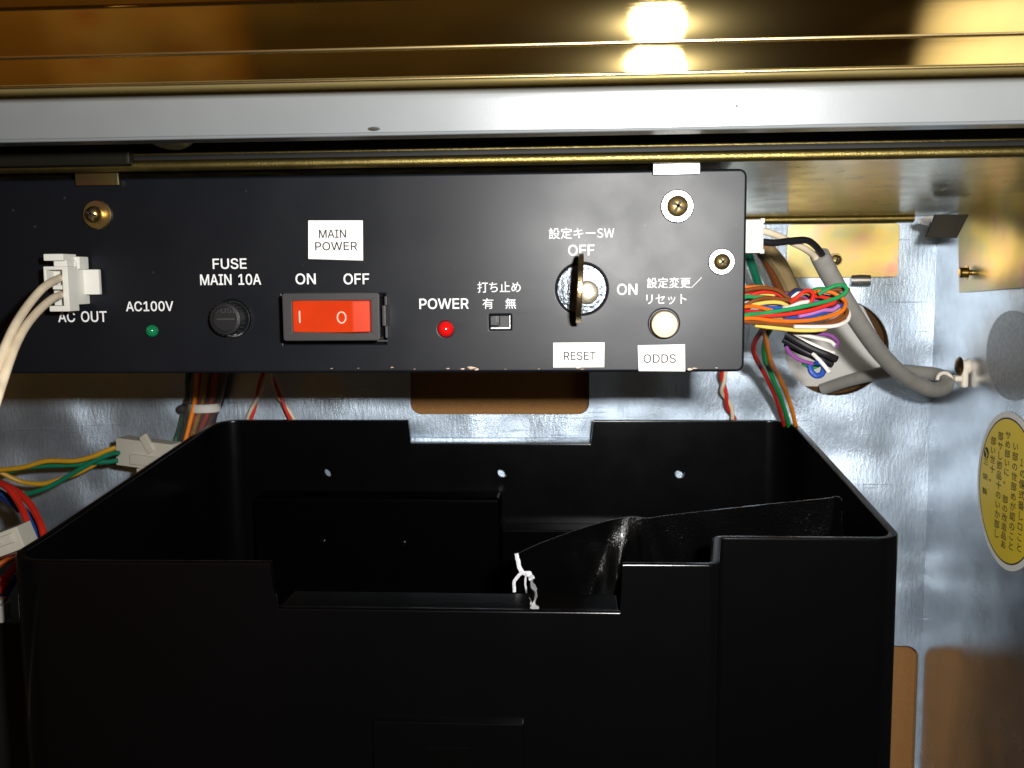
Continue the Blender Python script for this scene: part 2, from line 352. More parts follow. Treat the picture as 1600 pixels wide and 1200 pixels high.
# ------------------------------------------------------------------ lettering: glyph outlines, advance;contour;contour...
LATIN = {
  'A': '240;8,0 101,254 138,254 231,0 198,0 144,151 132,186 120,227 106,185 95,151 43,0;55,71 55,99 185,99 185,71',
  'C': '255;134,-3 121,-3 108,-1 97,2 86,7 75,12 65,19 56,27 48,36 41,46 35,58 30,70 25,83 22,97 21,111 20,127 21,143 22,157 25,171 30,184 35,197 41,208 48,218 56,227 65,235 75,242 86,248 97,252 108,255 121,257 134,258 170,252 177,250 183,247 189,243 195,240 201,236 206,231 211,226 216,221 220,215 224,209 227,203 230,196 233,189 235,182 236,174 204,174 195,197 179,214 158,224 134,228 125,227 116,226 107,224 99,220 92,216 85,211 78,205 72,198 67,190 62,182 59,173 56,162 53,151 52,140 52,127 52,114 53,103 56,92 59,82 63,72 67,64 72,56 78,49 85,43 92,38 100,34 107,31 116,28 125,27 134,26 158,30 179,40 195,57 204,80 236,80 235,73 233,65 230,58 227,52 224,45 220,39 216,34 211,28 206,23 201,19 196,15 190,11 183,8 177,5 170,2 163,0 156,-1 149,-2 141,-3',
  'O': '267;133,-3 121,-3 108,-1 97,2 86,7 75,12 65,19 57,27 48,36 41,46 35,58 30,70 25,83 23,97 21,111 20,127 21,143 23,157 25,171 30,184 35,197 41,208 48,218 57,227 65,235 75,242 86,248 97,252 108,255 121,257 133,258 146,257 159,255 170,252 181,248 192,242 202,235 210,227 218,218 226,208 232,197 237,184 241,171 244,157 246,143 247,127 246,111 244,97 241,83 237,70 232,58 226,46 218,36 210,27 202,19 192,12 181,7 170,2 159,-1 146,-3;133,26 142,27 151,28 159,31 167,34 175,38 182,43 188,49 194,56 199,63 204,72 208,81 211,92 213,103 215,114 215,127 215,140 213,152 211,163 208,173 204,182 199,191 194,199 188,205 182,211 175,216 167,221 159,224 151,226 142,227 133,228 125,227 116,226 108,224 100,220 92,216 85,211 78,205 73,198 67,191 63,182 59,173 56,163 53,151 52,140 52,127 52,114 53,103 56,92 59,82 63,72 67,64 73,56 78,49 85,43 92,38 100,34 108,31 116,28 125,27',
  'U': '259;129,-4 118,-4 107,-2 96,0 86,3 77,8 68,13 61,18 54,25 48,32 42,40 38,48 34,57 32,67 31,76 30,87 30,254 62,254 62,89 62,82 63,75 65,69 67,62 70,57 74,51 78,46 83,42 88,37 94,34 100,31 106,29 114,27 121,26 129,26 138,26 145,27 152,29 159,31 165,34 171,37 176,42 181,46 185,51 188,57 191,62 193,69 195,75 196,82 196,89 196,254 229,254 229,87 228,76 227,67 224,57 221,48 216,40 211,32 205,25 198,18 190,13 182,8 172,3 163,0 152,-2 141,-4',
  'T': '224;16,226 16,254 208,254 208,226 128,226 128,0 96,0 96,226',
  'V': '240;102,0 8,254 42,254 96,103 108,69 120,28 133,69 145,103 197,254 231,254 139,0',
  '1': '227;38,0 38,27 195,27 195,0;138,254 138,0 106,0 106,224 105,224 43,179 43,213 99,254',
  '0': '227;113,-3 102,-3 92,-1 82,2 73,6 65,12 57,19 50,27 44,36 39,46 34,57 31,69 28,82 26,96 24,111 24,127 24,143 26,158 28,172 31,185 35,197 39,209 45,219 51,228 58,235 65,242 74,248 82,252 92,255 102,257 113,258 124,257 135,255 144,252 153,248 161,242 169,235 176,228 182,219 187,209 192,197 196,185 199,172 201,158 202,143 203,127 202,111 201,96 199,82 196,69 192,57 188,46 182,36 176,27 169,19 162,12 153,6 144,2 135,-1 124,-3;113,25 121,25 127,27 134,29 140,33 145,37 150,42 155,48 159,55 162,63 165,72 168,81 169,92 171,103 172,114 172,127 172,140 171,152 169,163 168,173 165,182 162,191 159,199 155,206 150,212 145,218 140,222 134,225 127,228 121,229 113,230 106,229 99,228 93,225 87,222 82,218 77,212 72,206 68,199 65,191 62,182 59,173 57,163 56,152 55,140 55,127 55,114 56,103 57,92 59,81 62,72 65,63 68,55 72,48 77,42 82,37 87,33 93,29 99,27 106,25',
  'F': '205;30,0 30,254 185,254 185,226 62,226 62,139 173,139 173,111 62,111 62,0',
  'S': '223;112,-4 101,-4 91,-3 81,-1 72,1 64,5 56,9 49,13 43,18 37,24 32,30 28,37 24,44 22,52 20,60 19,68 52,68 53,63 54,57 56,52 59,48 62,44 65,40 69,37 73,34 78,31 83,29 112,25 119,25 125,25 131,27 137,28 143,30 148,33 153,35 157,38 161,42 165,46 168,50 170,55 171,59 172,64 173,70 172,74 172,79 170,83 168,86 166,89 148,102 122,111 92,120 80,123 69,128 59,133 51,138 43,145 37,151 32,159 29,167 27,176 26,186 26,195 28,203 30,210 33,217 37,224 42,230 48,236 54,241 61,245 69,249 77,252 85,255 94,256 104,257 114,258 123,257 133,256 142,255 150,252 158,249 165,245 172,241 178,236 184,230 189,224 193,218 196,211 198,204 200,197 200,189 169,189 167,196 165,203 161,209 157,214 151,219 145,222 137,225 130,228 121,229 112,229 106,229 100,228 94,227 89,226 84,224 79,222 75,219 71,216 67,213 64,209 62,205 60,201 59,197 58,192 58,188 58,183 59,178 60,174 63,170 65,167 85,154 106,147 132,140 156,132 179,119 197,99 200,94 202,88 203,82 204,76 204,69 204,61 202,53 200,46 197,39 193,32 188,25 183,19 177,14 170,9 162,5 153,2 144,-1 134,-3 123,-4',
  'E': '209;30,0 30,254 186,254 186,226 62,226 62,143 178,143 178,114 62,114 62,29 188,29 188,0',
  'M': '314;30,0 30,254 76,254 139,94 148,66 157,38 167,66 176,94 238,254 284,254 284,0 252,0 252,145 252,163 253,184 249,205 241,181 234,161 228,145 171,0 143,0 85,145 80,160 72,181 65,204 60,186 61,164 61,145 61,0',
  'I': '150;16,0 16,29 59,29 59,226 16,226 16,254 135,254 135,226 91,226 91,29 135,29 135,0',
  'N': '262;30,0 30,254 68,254 172,91 181,75 194,53 203,33 200,54 200,79 199,97 199,254 232,254 232,0 193,0 101,145 89,165 74,191 58,218 61,192 62,164 62,145 62,0',
  'P': '222;30,0 30,254 118,254 129,254 139,253 149,251 158,248 166,244 173,239 180,234 186,228 191,222 195,215 198,207 201,200 203,191 204,183 204,174 204,165 203,156 201,148 198,140 195,133 191,126 186,119 180,113 173,108 166,104 158,100 149,97 139,95 129,93 118,93 62,93 62,0;62,121 116,121 124,121 131,122 137,124 143,126 149,128 153,131 157,134 161,138 164,142 167,147 169,152 170,157 171,162 172,168 172,174 172,180 171,185 170,191 169,196 167,201 164,205 161,209 157,213 153,216 148,219 143,222 137,224 131,225 124,226 116,226 62,226',
  'W': '343;78,0 8,254 41,254 82,98 88,73 93,47 96,30 100,47 106,73 112,98 153,254 190,254 231,98 237,73 243,47 246,30 249,47 255,73 261,98 302,254 335,254 265,0 228,0 184,161 176,196 171,222 167,197 159,161 115,0',
  'R': '224;30,0 30,254 118,254 129,254 140,253 150,251 158,248 167,244 174,240 180,235 186,229 191,223 195,217 199,209 201,202 203,193 204,185 205,176 204,167 203,159 201,151 199,143 195,136 191,129 186,123 180,118 174,113 166,109 158,105 149,102 140,100 129,99 118,99 62,99 62,0;62,128 117,128 124,128 131,128 138,130 144,131 149,133 154,136 158,139 161,142 164,146 167,150 169,155 171,160 172,165 172,170 173,176 172,182 172,188 171,193 169,198 167,202 164,207 161,211 158,214 153,217 149,220 144,222 138,224 131,225 124,226 116,226 62,226;177,0 115,115 151,115 214,0',
  'D': '251;109,0 48,0 48,29 107,29 119,29 131,30 141,33 150,36 159,40 167,46 174,52 180,58 185,66 189,75 193,84 196,94 198,104 199,116 200,128 199,140 198,151 196,161 193,171 190,180 185,189 180,196 174,203 167,209 160,214 151,218 142,222 133,224 122,225 110,226 47,226 47,254 113,254 127,254 141,252 153,249 165,245 176,239 186,233 195,225 203,216 211,206 217,196 222,184 226,171 229,157 230,143 231,128 230,112 229,98 226,84 222,71 217,59 210,48 203,39 195,30 186,22 175,15 164,10 152,6 139,2 124,1;62,254 62,0 30,0 30,254',
}
KANA = {
  '設': '140;12,75 12,67 54,67 54,75;12,57 12,49 54,49 54,57;7,94 7,85 60,85 60,94;22,114 32,95 41,100 30,118;58,56 58,46 70,46 64,44 70,32 77,22 86,13 76,7 65,2 54,-2 54,38 12,38 12,-9 22,-9 22,-3 54,-3 59,-11 71,-7 83,-1 94,6 104,-1 116,-7 129,-11 135,-1 123,2 112,7 102,13 112,24 121,38 127,53 120,56 118,56;22,29 45,29 45,6 22,6;72,113 72,97 71,87 66,76 54,67 61,59 74,71 80,84 82,97 82,103 105,103 105,80 106,72 109,67 116,66 125,66 132,66 132,75 125,75 117,75 116,75 115,77 115,80 115,113;113,46 108,36 101,27 94,19 86,27 79,36 74,46',
  '定': '140;31,53 27,29 18,10 5,-5 14,-12 22,-3 29,8 35,20 50,2 71,-7 98,-9 131,-9 134,2 98,2 75,3 75,32 117,32 117,41 75,41 75,64 111,64 111,75 30,75 30,64 64,64 64,6 54,12 45,21 39,33 42,52;60,116 66,102 11,102 11,71 22,71 22,92 118,92 118,71 129,71 129,102 78,102 70,119',
  'キ': '140;15,38 18,26 30,29 68,35 73,7 75,-6 88,-4 84,9 79,37 113,42 126,44 124,56 111,53 77,47 71,75 104,81 114,82 111,94 101,91 69,86 66,101 65,111 52,109 55,99 58,84 27,80 15,79 18,66 29,69 60,74 66,46 27,40',
  'ー': '140;14,61 14,47 34,48 111,48 126,47 126,61 111,60 34,60',
  '打': '140;28,118 28,89 7,89 7,79 28,79 28,49 5,44 9,33 28,39 28,3 25,0 11,0 14,-10 33,-8 36,-6 38,-2 38,3 38,42 59,48 58,58 38,52 38,79 58,79 58,89 38,89 38,118;59,106 59,95 98,95 98,4 98,2 97,1 95,1 71,1 75,-10 103,-8 107,-6 109,-2 110,4 110,95 135,95 135,106',
  'ち': '140;16,92 16,81 42,80 43,80 38,63 33,45 26,30 37,26 41,32 52,42 66,47 82,49 96,47 105,40 108,31 98,13 75,6 44,7 46,-4 84,-4 110,8 119,31 115,45 103,55 84,59 70,57 57,54 44,47 53,80 110,86 110,96 92,93 73,91 55,90 57,98 59,110 47,110 46,99 45,89 42,89',
  '止': '140;26,87 26,6 7,6 7,-4 133,-4 133,6 81,6 81,60 127,60 127,71 81,71 81,117 70,117 70,6 37,6 37,87',
  'め': '140;76,79 71,65 65,51 60,40 57,45 46,69 55,74 65,78;36,102 25,98 29,86 34,73 22,61 15,46 12,29 15,16 22,7 32,4 41,6 51,13 59,22 66,14 75,21 66,31 74,44 81,61 86,78 102,72 112,60 116,43 111,24 95,10 70,4 77,-6 103,2 121,19 127,43 122,64 109,80 89,88 91,97 94,108 82,110 81,99 79,89 66,88 54,84 43,79 39,90;53,31 47,23 40,17 33,15 27,17 23,22 22,30 24,42 29,53 37,63 50,36',
  '有': '140;55,118 49,99 9,99 9,90 44,90 34,72 21,56 6,43 12,34 36,57 36,-11 46,-11 46,17 105,17 105,2 102,-1 81,-1 85,-11 109,-9 113,-7 115,-3 115,2 115,73 47,73 56,90 132,90 132,99 60,99 65,115;46,40 105,40 105,26 46,26;46,49 46,64 105,64 105,49',
  '無': '140;48,16 51,-10 61,-9 58,17;77,16 85,-10 96,-8 87,18;105,17 124,-11 134,-8 115,20;24,19 19,9 13,0 6,-7 16,-11 23,-3 29,7 34,17;8,35 8,25 132,25 132,35 113,35 113,59 128,59 128,68 113,68 113,92 128,92 128,102 39,102 46,115 36,118 28,104 17,91 6,81 14,74 27,87 27,68 12,68 12,59 27,59 27,35;52,92 52,68 37,68 37,92;61,92 77,92 77,68 61,68;87,92 103,92 103,68 87,68;52,59 52,35 37,35 37,59;61,59 77,59 77,35 61,35;87,59 103,59 103,35 87,35',
  '変': '140;32,87 26,77 19,68 11,61 19,55 27,63 35,73 41,85;97,83 122,56 130,62 105,88;55,54 44,43 29,32 10,23 17,15 41,29 60,11 44,5 25,1 6,-2 12,-12 32,-8 52,-3 70,4 87,-3 107,-8 128,-11 135,-2 115,1 97,5 81,10 93,18 103,28 111,39 104,44 103,44 59,44 66,52;48,34 49,35 96,35 89,28 80,21 71,15 62,21 55,27;61,117 67,105 10,105 10,96 49,96 49,55 59,55 59,96 81,96 81,55 91,55 91,96 130,96 130,105 79,105 71,119',
  '更': '140;35,33 26,30 31,22 37,16 44,10 34,5 22,1 7,-2 13,-11 29,-7 43,-2 54,4 75,-4 101,-9 131,-11 136,0 107,1 82,4 62,11 68,18 72,26 75,35 122,35 122,89 76,89 76,101 131,101 131,110 9,110 9,101 65,101 65,89 22,89 22,35 64,35 61,28 58,22 52,16 46,21 40,27;32,58 65,58 65,52 65,43 32,43;76,43 76,52 76,58 112,58 112,43;32,80 65,80 65,66 32,66;76,80 112,80 112,66 76,66',
  '／': '140;131,118 5,-8 9,-12 135,114',
  'リ': '140;109,106 96,106 96,94 96,72 95,50 92,35 85,23 75,14 64,8 51,4 60,-6 71,-1 83,5 94,15 102,27 107,44 108,71 108,94;44,105 31,105 32,95 32,48 31,38 44,38 43,48 43,95',
  'セ': '140;124,81 116,87 108,84 54,74 54,95 55,108 42,108 43,95 43,71 8,65 11,54 43,61 43,18 45,7 54,0 74,-3 118,0 118,12 75,8 62,9 56,13 54,21 54,63 107,73 101,63 92,51 82,40 92,34 103,47 113,62 121,75',
  'ッ': '140;68,81 57,77 68,47 79,50;118,73 106,77 103,59 96,43 87,29 74,16 58,6 41,-1 51,-11 67,-3 82,8 96,23 105,36 112,51 116,66;35,74 25,70 37,38 48,42',
  'ト': '140;47,12 46,-4 60,-4 59,12 59,59 77,52 96,44 114,36 119,48 101,56 79,64 59,71 59,94 60,108 46,108 47,94',
  'S': '83;43,-2 61,2 73,13 77,27 75,40 67,49 56,55 42,61 34,65 27,70 25,78 27,86 34,91 44,93 53,92 60,89 67,84 74,92 66,98 55,103 44,104 27,101 16,91 11,77 15,65 23,56 32,51 47,45 56,40 62,35 64,26 62,17 54,12 43,10 32,11 23,16 14,22 7,13 17,5 29,0',
  'W': '123;25,0 41,0 56,62 61,85 62,85 67,62 82,0 98,0 119,103 107,103 96,47 90,13 89,13 82,47 68,103 56,103 42,47 34,13 28,47 17,103 4,103',
}
SMALL = {
  '1': '39;6,0 34,0 34,5 24,5 24,51 19,51 8,48 8,44 18,44 18,5 6,5',
  'の': '70;33,45 29,26 24,13 19,10 14,13 12,22 17,37;39,45 53,38 58,25 52,11 40,4 34,3 37,-2 57,6 64,25 56,43 37,50 15,42 6,22 10,8 19,3 28,9 35,25',
  '個': '70;39,24 50,24 50,13 39,13;24,55 24,-6 29,-6 29,-1 60,-1 60,-5 65,-5 65,55;29,3 29,50 60,50 60,3;35,28 35,9 55,9 55,28 47,28 47,36 57,36 57,40 47,40 47,48 42,48 42,40 32,40 32,36 42,36 42,28;17,58 10,43 1,30 4,25 11,34 11,-6 16,-6 16,43 21,57',
  '式': '70;50,55 60,47 63,50 53,58;40,59 40,46 4,46 4,41 40,41 46,8 59,-6 65,-2 68,10 63,13 62,3 60,0 51,11 46,41 66,41 66,46 45,46 45,59;4,2 6,-4 40,4 39,9 24,6 24,25 37,25 37,30 6,30 6,25 19,25 19,5',
  '番': '70;32,39 22,39 25,40 19,50 32,50;14,48 19,39 4,39 4,35 27,35 15,27 2,21 6,17 13,20 13,-6 18,-6 18,-3 53,-3 53,-5 58,-5 58,20 64,18 68,22 55,27 43,35 66,35 66,39 50,39 56,49 51,51 45,40 47,39 37,39 37,51 60,54 56,58 34,55 8,53 9,49 19,50;32,34 32,23 37,23 37,34 45,27 55,21 15,21 24,27;18,7 32,7 32,1 18,1;18,11 18,17 32,17 32,11;53,7 53,1 37,1 37,7;53,11 37,11 37,17 53,17',
  'し': '70;24,55 17,55 17,47 17,12 21,0 34,-4 52,2 63,12 59,17 49,7 34,2 26,4 22,13 23,47',
  'ロ': '70;10,48 10,43 10,8 10,0 16,0 16,4 54,4 54,0 60,0 60,8 60,43 60,48 54,48 16,48;16,9 16,42 54,42 54,9',
  'こ': '70;16,49 16,43 35,43 54,43 54,49 35,48;19,21 14,21 12,12 18,2 35,-2 48,-1 58,1 58,7 48,5 34,4 22,6 18,13',
  'と': '70;22,54 16,52 26,31 17,22 14,12 20,1 37,-2 59,0 59,6 49,4 36,4 24,6 20,13 23,21 30,27 52,39 57,42 54,47 49,43 31,34',
  'い': '70;16,49 9,49 9,43 10,24 16,5 25,-1 32,3 38,15 34,20 30,11 25,6 19,11 16,25 15,42;52,47 47,45 55,29 59,10 64,12 60,31',
  'め': '70;38,39 34,29 30,20 28,22 23,35 30,38;18,51 12,49 15,43 17,36 9,27 6,15 9,5 16,2 23,5 30,11 33,7 37,10 33,15 39,26 43,39 54,33 58,22 52,8 35,2 38,-3 57,5 63,21 58,37 45,44 46,49 47,54 41,55 40,49 39,44 30,43 21,39 20,45;27,15 22,10 16,8 13,10 11,15 13,24 19,31 25,18',
  '部': '70;10,44 14,32 19,33 14,45;44,55 44,-5 49,-5 49,50 60,50 53,31 59,23 61,16 60,12 59,10 56,9 51,9 52,4 58,5 62,6 65,10 66,15 64,23 58,32 66,53 63,55 62,55;17,58 20,51 6,51 6,46 39,46 39,51 26,51 22,59;30,45 25,32 4,32 4,27 40,27 40,32 30,32 36,44;8,20 8,-5 13,-5 13,-2 32,-2 32,-5 37,-5 37,20;13,3 13,16 32,16 32,3',
  '世': '70;32,58 32,41 19,41 19,57 14,57 14,41 4,41 4,36 14,36 14,-1 65,-1 65,4 19,4 19,36 32,36 32,14 56,14 56,36 67,36 67,41 56,41 56,58 51,58 51,41 37,41 37,58;51,36 51,19 37,19 37,36',
  'が': '70;54,46 49,44 56,32 61,19 67,21 61,34;55,56 51,55 57,45 60,47;62,59 59,58 64,48 68,50;4,39 5,33 11,34 20,35 15,17 6,0 11,-2 20,17 26,35 33,36 39,34 41,28 40,16 38,7 35,4 31,3 23,5 24,-1 32,-2 38,-1 42,4 45,15 46,29 43,38 35,41 27,40 29,50 30,54 23,55 21,40 11,39',
  '認': '70;6,38 6,33 26,33 26,38;6,28 6,24 26,24 26,28;3,47 3,43 28,43 28,47;10,57 16,48 20,50 14,59;35,49 33,43 29,38 32,36 36,42 39,49;37,19 37,2 39,-3 44,-5 54,-5 58,-3 60,7 56,9 55,1 53,0 45,0 42,0 42,2 42,19;31,19 30,10 26,2 30,0 33,8 35,18;42,23 49,11 53,13 45,25;56,18 61,9 64,1 68,3 65,11 60,20;6,19 6,-5 10,-5 10,-1 26,-1 26,19;10,15 22,15 22,3 10,3;32,56 32,52 46,52 42,38 30,28 33,24 46,36 51,52 60,52 59,38 58,32 56,32 49,32 50,27 58,27 62,29 64,36 65,54 65,56',
  'サ': '70;5,40 5,34 12,35 19,35 19,23 19,17 25,17 25,23 25,35 45,35 45,32 40,11 26,1 30,-3 46,10 50,32 50,35 58,35 65,34 65,40 58,40 50,40 50,49 51,54 44,54 45,49 45,40 25,40 25,49 25,54 19,54 19,49 19,40 12,40',
  'に': '70;32,47 32,42 46,41 61,42 61,47 47,46;35,19 30,19 28,11 33,3 45,0 63,2 63,8 45,6 36,8 34,12;19,53 12,53 12,48 10,36 9,20 9,7 11,-2 16,-2 16,0 16,4 21,19 18,22 14,11 14,21 15,35 17,48',
  '。': '70;14,17 6,14 3,6 6,-1 14,-4 21,-1 24,6 21,14;14,-1 9,1 7,6 9,11 14,14 19,11 21,6 19,1',
  '改': '70;42,41 57,41 54,28 49,18 45,28 42,40;5,54 5,49 25,49 25,34 6,34 6,7 6,4 4,3 6,-2 11,1 31,8 30,13 12,7 12,29 30,29 30,28 34,25 39,33 42,22 46,13 39,5 29,-1 32,-6 42,0 49,8 56,0 64,-5 68,-1 59,5 53,12 58,25 62,41 67,41 67,46 44,46 47,58 42,59 37,42 30,29 30,54',
  '造': '70;5,53 15,42 20,45 9,56;32,22 56,22 56,11 32,11;27,26 27,6 61,6 61,26;42,59 42,50 33,50 36,57 31,58 27,48 21,41 26,38 31,45 42,45 42,36 21,36 21,32 66,32 66,36 47,36 47,45 63,45 63,50 47,50 47,59;18,32 3,32 3,27 13,27 13,6 3,0 7,-5 12,0 16,2 22,-1 30,-4 41,-4 66,-4 68,2 41,0 31,1 23,3 18,7',
  '品': '70;21,51 49,51 49,38 21,38;16,56 16,32 54,32 54,56;6,25 6,-6 11,-6 11,-2 25,-2 25,-5 31,-5 31,25;11,3 11,20 25,20 25,3;38,25 38,-6 43,-6 43,-2 59,-2 59,-5 65,-5 65,25;43,3 43,20 59,20 59,3',
  'あ': '70;43,31 38,21 31,13 30,26 30,29 35,30 42,31;51,39 45,40 45,36 44,35 42,35 30,34 31,42 56,45 56,50 31,47 32,52 33,55 27,56 27,52 26,47 22,47 10,48 10,42 22,42 26,42 25,32 13,22 8,9 10,2 16,0 22,1 28,4 29,0 34,2 32,7 41,17 48,30 55,25 58,18 52,7 37,1 40,-4 58,4 63,18 60,28 49,34 50,35;25,26 25,25 27,9 21,7 17,6 14,7 13,10 16,19',
  '即': '70;29,36 29,27 13,27 13,36;29,41 13,41 13,50 29,50;22,16 26,9 13,5 13,22 35,22 35,55 8,55 8,6 7,3 5,2 7,-4 28,5 32,-2 36,0 26,18;41,55 41,-6 46,-6 46,50 59,50 59,14 57,13 50,13 51,8 61,9 63,11 64,14 64,55',
  '十': '70;32,59 32,33 4,33 4,27 32,27 32,-6 38,-6 38,27 67,27 67,33 38,33 38,59',
  'か': '70;55,47 50,45 57,33 62,20 68,22 62,35;5,39 6,33 12,34 21,35 16,18 6,0 12,-2 21,17 27,36 34,36 40,35 42,28 41,17 39,7 36,4 32,3 24,5 25,-1 33,-2 39,-1 43,4 46,16 47,29 44,39 36,41 28,40 30,50 31,55 24,55 22,40 12,39',
  '三': '70;9,52 9,47 62,47 62,52;13,29 13,24 56,24 56,29;5,5 5,0 65,0 65,5',
  '栄': '70;28,57 33,45 38,47 33,59;32,36 32,26 6,26 6,21 29,21 17,10 2,2 6,-3 20,6 32,18 32,-6 38,-6 38,18 50,6 64,-3 68,2 53,10 41,21 65,21 65,26 38,26 38,36;10,55 17,44 6,44 6,30 11,30 11,39 59,39 59,30 65,30 65,44 52,44 61,56 56,58 47,45 48,44 17,44 22,46 14,58',
  '製': '70;44,55 44,32 49,32 49,55;58,58 58,29 56,28 48,28 50,24 60,24 62,26 62,29 62,58;31,25 34,21 4,21 4,16 28,16 16,11 3,7 6,3 18,7 18,4 17,0 15,-2 17,-5 17,-6 39,0 39,4 23,1 23,9 35,16 46,3 64,-5 67,0 58,2 50,6 63,13 59,16 46,8 40,16 66,16 66,21 39,21 36,26;10,59 8,53 5,48 8,46 11,50 19,50 19,46 4,46 4,42 19,42 19,38 7,38 7,25 11,25 11,35 19,35 19,23 24,23 24,35 33,35 33,30 32,29 27,29 29,26 35,26 37,27 37,30 37,38 24,38 24,42 39,42 39,46 24,46 24,50 36,50 36,54 24,54 24,59 19,59 19,54 13,54 14,58',
}

def glyph(f, ch):
    parts = f[ch].split(';'); cs = [[tuple(map(int, q.split(','))) for q in c.split()] for c in parts[1:] if c]
    return int(parts[0]), [[p for i, p in enumerate(c) if p != c[i-1]] for c in cs]
def layout(text, latin, cjk, latin_em=500, cjk_em=400):
    x = 0; loops = []
    for ch in text:
        if ch == ' ': x += .28; continue
        f, em = (latin, latin_em) if latin and ch in latin else (cjk, cjk_em)
        adv, cs = glyph(f, ch)
        loops += [[(x+a/em, b/em) for a, b in c] for c in cs]; x += adv/em
    return loops
def fit(loops, rect):
    xs = [p[0] for l in loops for p in l]; zs = [p[1] for l in loops for p in l]
    x0, z0, x1, z1 = rect; sx = (x1-x0)/(max(xs)-min(xs)); sz = (z1-z0)/(max(zs)-min(zs))
    return [[(x0+(a-min(xs))*sx, z0+(b-min(zs))*sz) for a, b in l] for l in loops]
def area2(l): return sum(l[i-1][0]*l[i][1]-l[i][0]*l[i-1][1] for i in range(len(l)))
def inside(p, l):
    x, y = p; r = False
    for i in range(len(l)):
        (x0, y0), (x1, y1) = l[i-1], l[i]
        if (y0 > y) != (y1 > y) and x < (x1-x0)*(y-y0)/(y1-y0)+x0: r = not r
    return r
def embolden(l, d):
    """push an outline outwards (holes inwards) by d along its corner normals"""
    n = len(l); s = 1 if area2(l) < 0 else -1; out = []
    for i in range(n):
        a, p, q = Vector(l[i-1]), Vector(l[i]), Vector(l[(i+1) % n]); u, v = (p-a), (q-p)
        if u.length < 1e-9 or v.length < 1e-9: out.append(l[i]); continue
        u.normalize(); v.normalize(); nn = Vector((-(u.y+v.y), u.x+v.x)); L_ = nn.length
        if L_ < .3: out.append(l[i]); continue
        k = min(1.6, 2/L_); nn = nn/L_*d*k*s*s; out.append((p.x+nn.x, p.y+nn.y))
    return out
def glyph_mesh(loops, d=0.):
    """fill each stroke group on its own (strokes of one letter may overlap), each a hair deeper than the last"""
    sgn = {}
    outer_sign = -1 if sum(area2(l) for l in loops) < 0 else 1
    outs = [l for l in loops if area2(l)*outer_sign > 0]; holes = [l for l in loops if area2(l)*outer_sign <= 0]
    bm = bmesh.new()
    for i, o in enumerate(outs):
        hs = [q for q in holes if inside(q[0], o)]
        g = [embolden(l, d*(1 if outer_sign < 0 else -1)) for l in [o]+hs]
        part = outline(g, .00001); bmesh.ops.translate(part, verts=part.verts[:], vec=(0, 0, .000004*(i % 3)))
        me = bpy.data.meshes.new('glyph'); part.to_mesh(me); part.free(); bm.from_mesh(me); bpy.data.meshes.remove(me)
    return bm
def lettering(text, pxbox, Y, material, parent, weight=.0, latin=None, cjk=None):
    ls = fit(layout(text, latin if latin is not None else LATIN, cjk or KANA), panelrect(*pxbox, Y))
    return finish(upright(glyph_mesh(ls, weight), Y), 'lettering', material, parent, smooth=False)

# ================================================================== the setting: inside of the cabinet
def structure(o): o['kind'] = 'structure'; return o
zb, zt = .02, .36
def rect_px(x0, y0, x1, y1, Y, r): a, b, c, d = panelrect(x0, y0, x1, y1, Y); return rrect(a, b, c, d, r)
hole_c = P(1307.5, 543.5, YB)
card_hole = rect_px(640, 545, 921, 648, YB, .0055)
low_top = P(1420, 1009, YB).z
board_hole = rrect(.02, .03, XW-.0012, low_top, (.0, .0, .006, .006))
wall = outline([rrect(-.40, zb, XW, zt, 0), card_hole[::-1], circ(hole_c.x, hole_c.z, .0245, 56, rz=.0230)[::-1], board_hole[::-1]], .0004, .0002, 1)
back = structure(finish(upright(wall, YB, .0006), 'back_wall', M['zinc'], origin=(-.06, YB, zb)))
bm = B(); box(bm, (-.40, YB+.0085, zb), (XW+.002, YB+.0125, zt)); board = structure(finish(bm, 'hardboard_backing', M['board'], origin=(-.06, YB+.006, zb)))
bm = B(); box(bm, (XW, .27, zb), (XW+.0012, YB+.0084, zt)); side = structure(finish(bm, 'side_wall', M['zinc_side'], origin=(XW, .37, zb)))
# a folded strip along the back wall at the height of the bin's rim
a = P(640, 684, .4775); b_ = P(640, 691, .4775)
bm = B(); box(bm, (-.10, .4775, b_.z), (.012, .4797, a.z), .0004); structure(finish(bm, 'wall_fold', M['zinc'], origin=(-.05, .478, b_.z)))
bm = B(); box(bm, (-.40, .27, zb-.002), (XW, YB, zb), 0); structure(finish(bm, 'cabinet_floor', M['zinc_side'], origin=(-.06, .37, zb-.002)))

# white sheet seen through the round opening
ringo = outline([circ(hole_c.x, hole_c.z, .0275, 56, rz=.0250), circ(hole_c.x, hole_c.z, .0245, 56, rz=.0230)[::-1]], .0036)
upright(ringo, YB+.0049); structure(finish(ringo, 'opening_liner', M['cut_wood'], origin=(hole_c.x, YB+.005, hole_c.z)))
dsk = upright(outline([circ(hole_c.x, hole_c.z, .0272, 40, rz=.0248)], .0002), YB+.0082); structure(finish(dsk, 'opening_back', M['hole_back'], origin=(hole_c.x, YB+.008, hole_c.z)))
q = [P(*p, YB+.0062) for p in ((1212, 602), (1292, 604), (1345, 590), (1396, 572), (1380, 540), (1336, 455), (1212, 455))]
bm = upright(outline([[(p.x, p.z) for p in q]], .0006, .0001, 1), YB+.0072)
tag(finish(bm, 'plastic_sheet', M['white_sheet']), 'plain white plastic sheet showing through the round opening in the metal back wall', 'sheet')

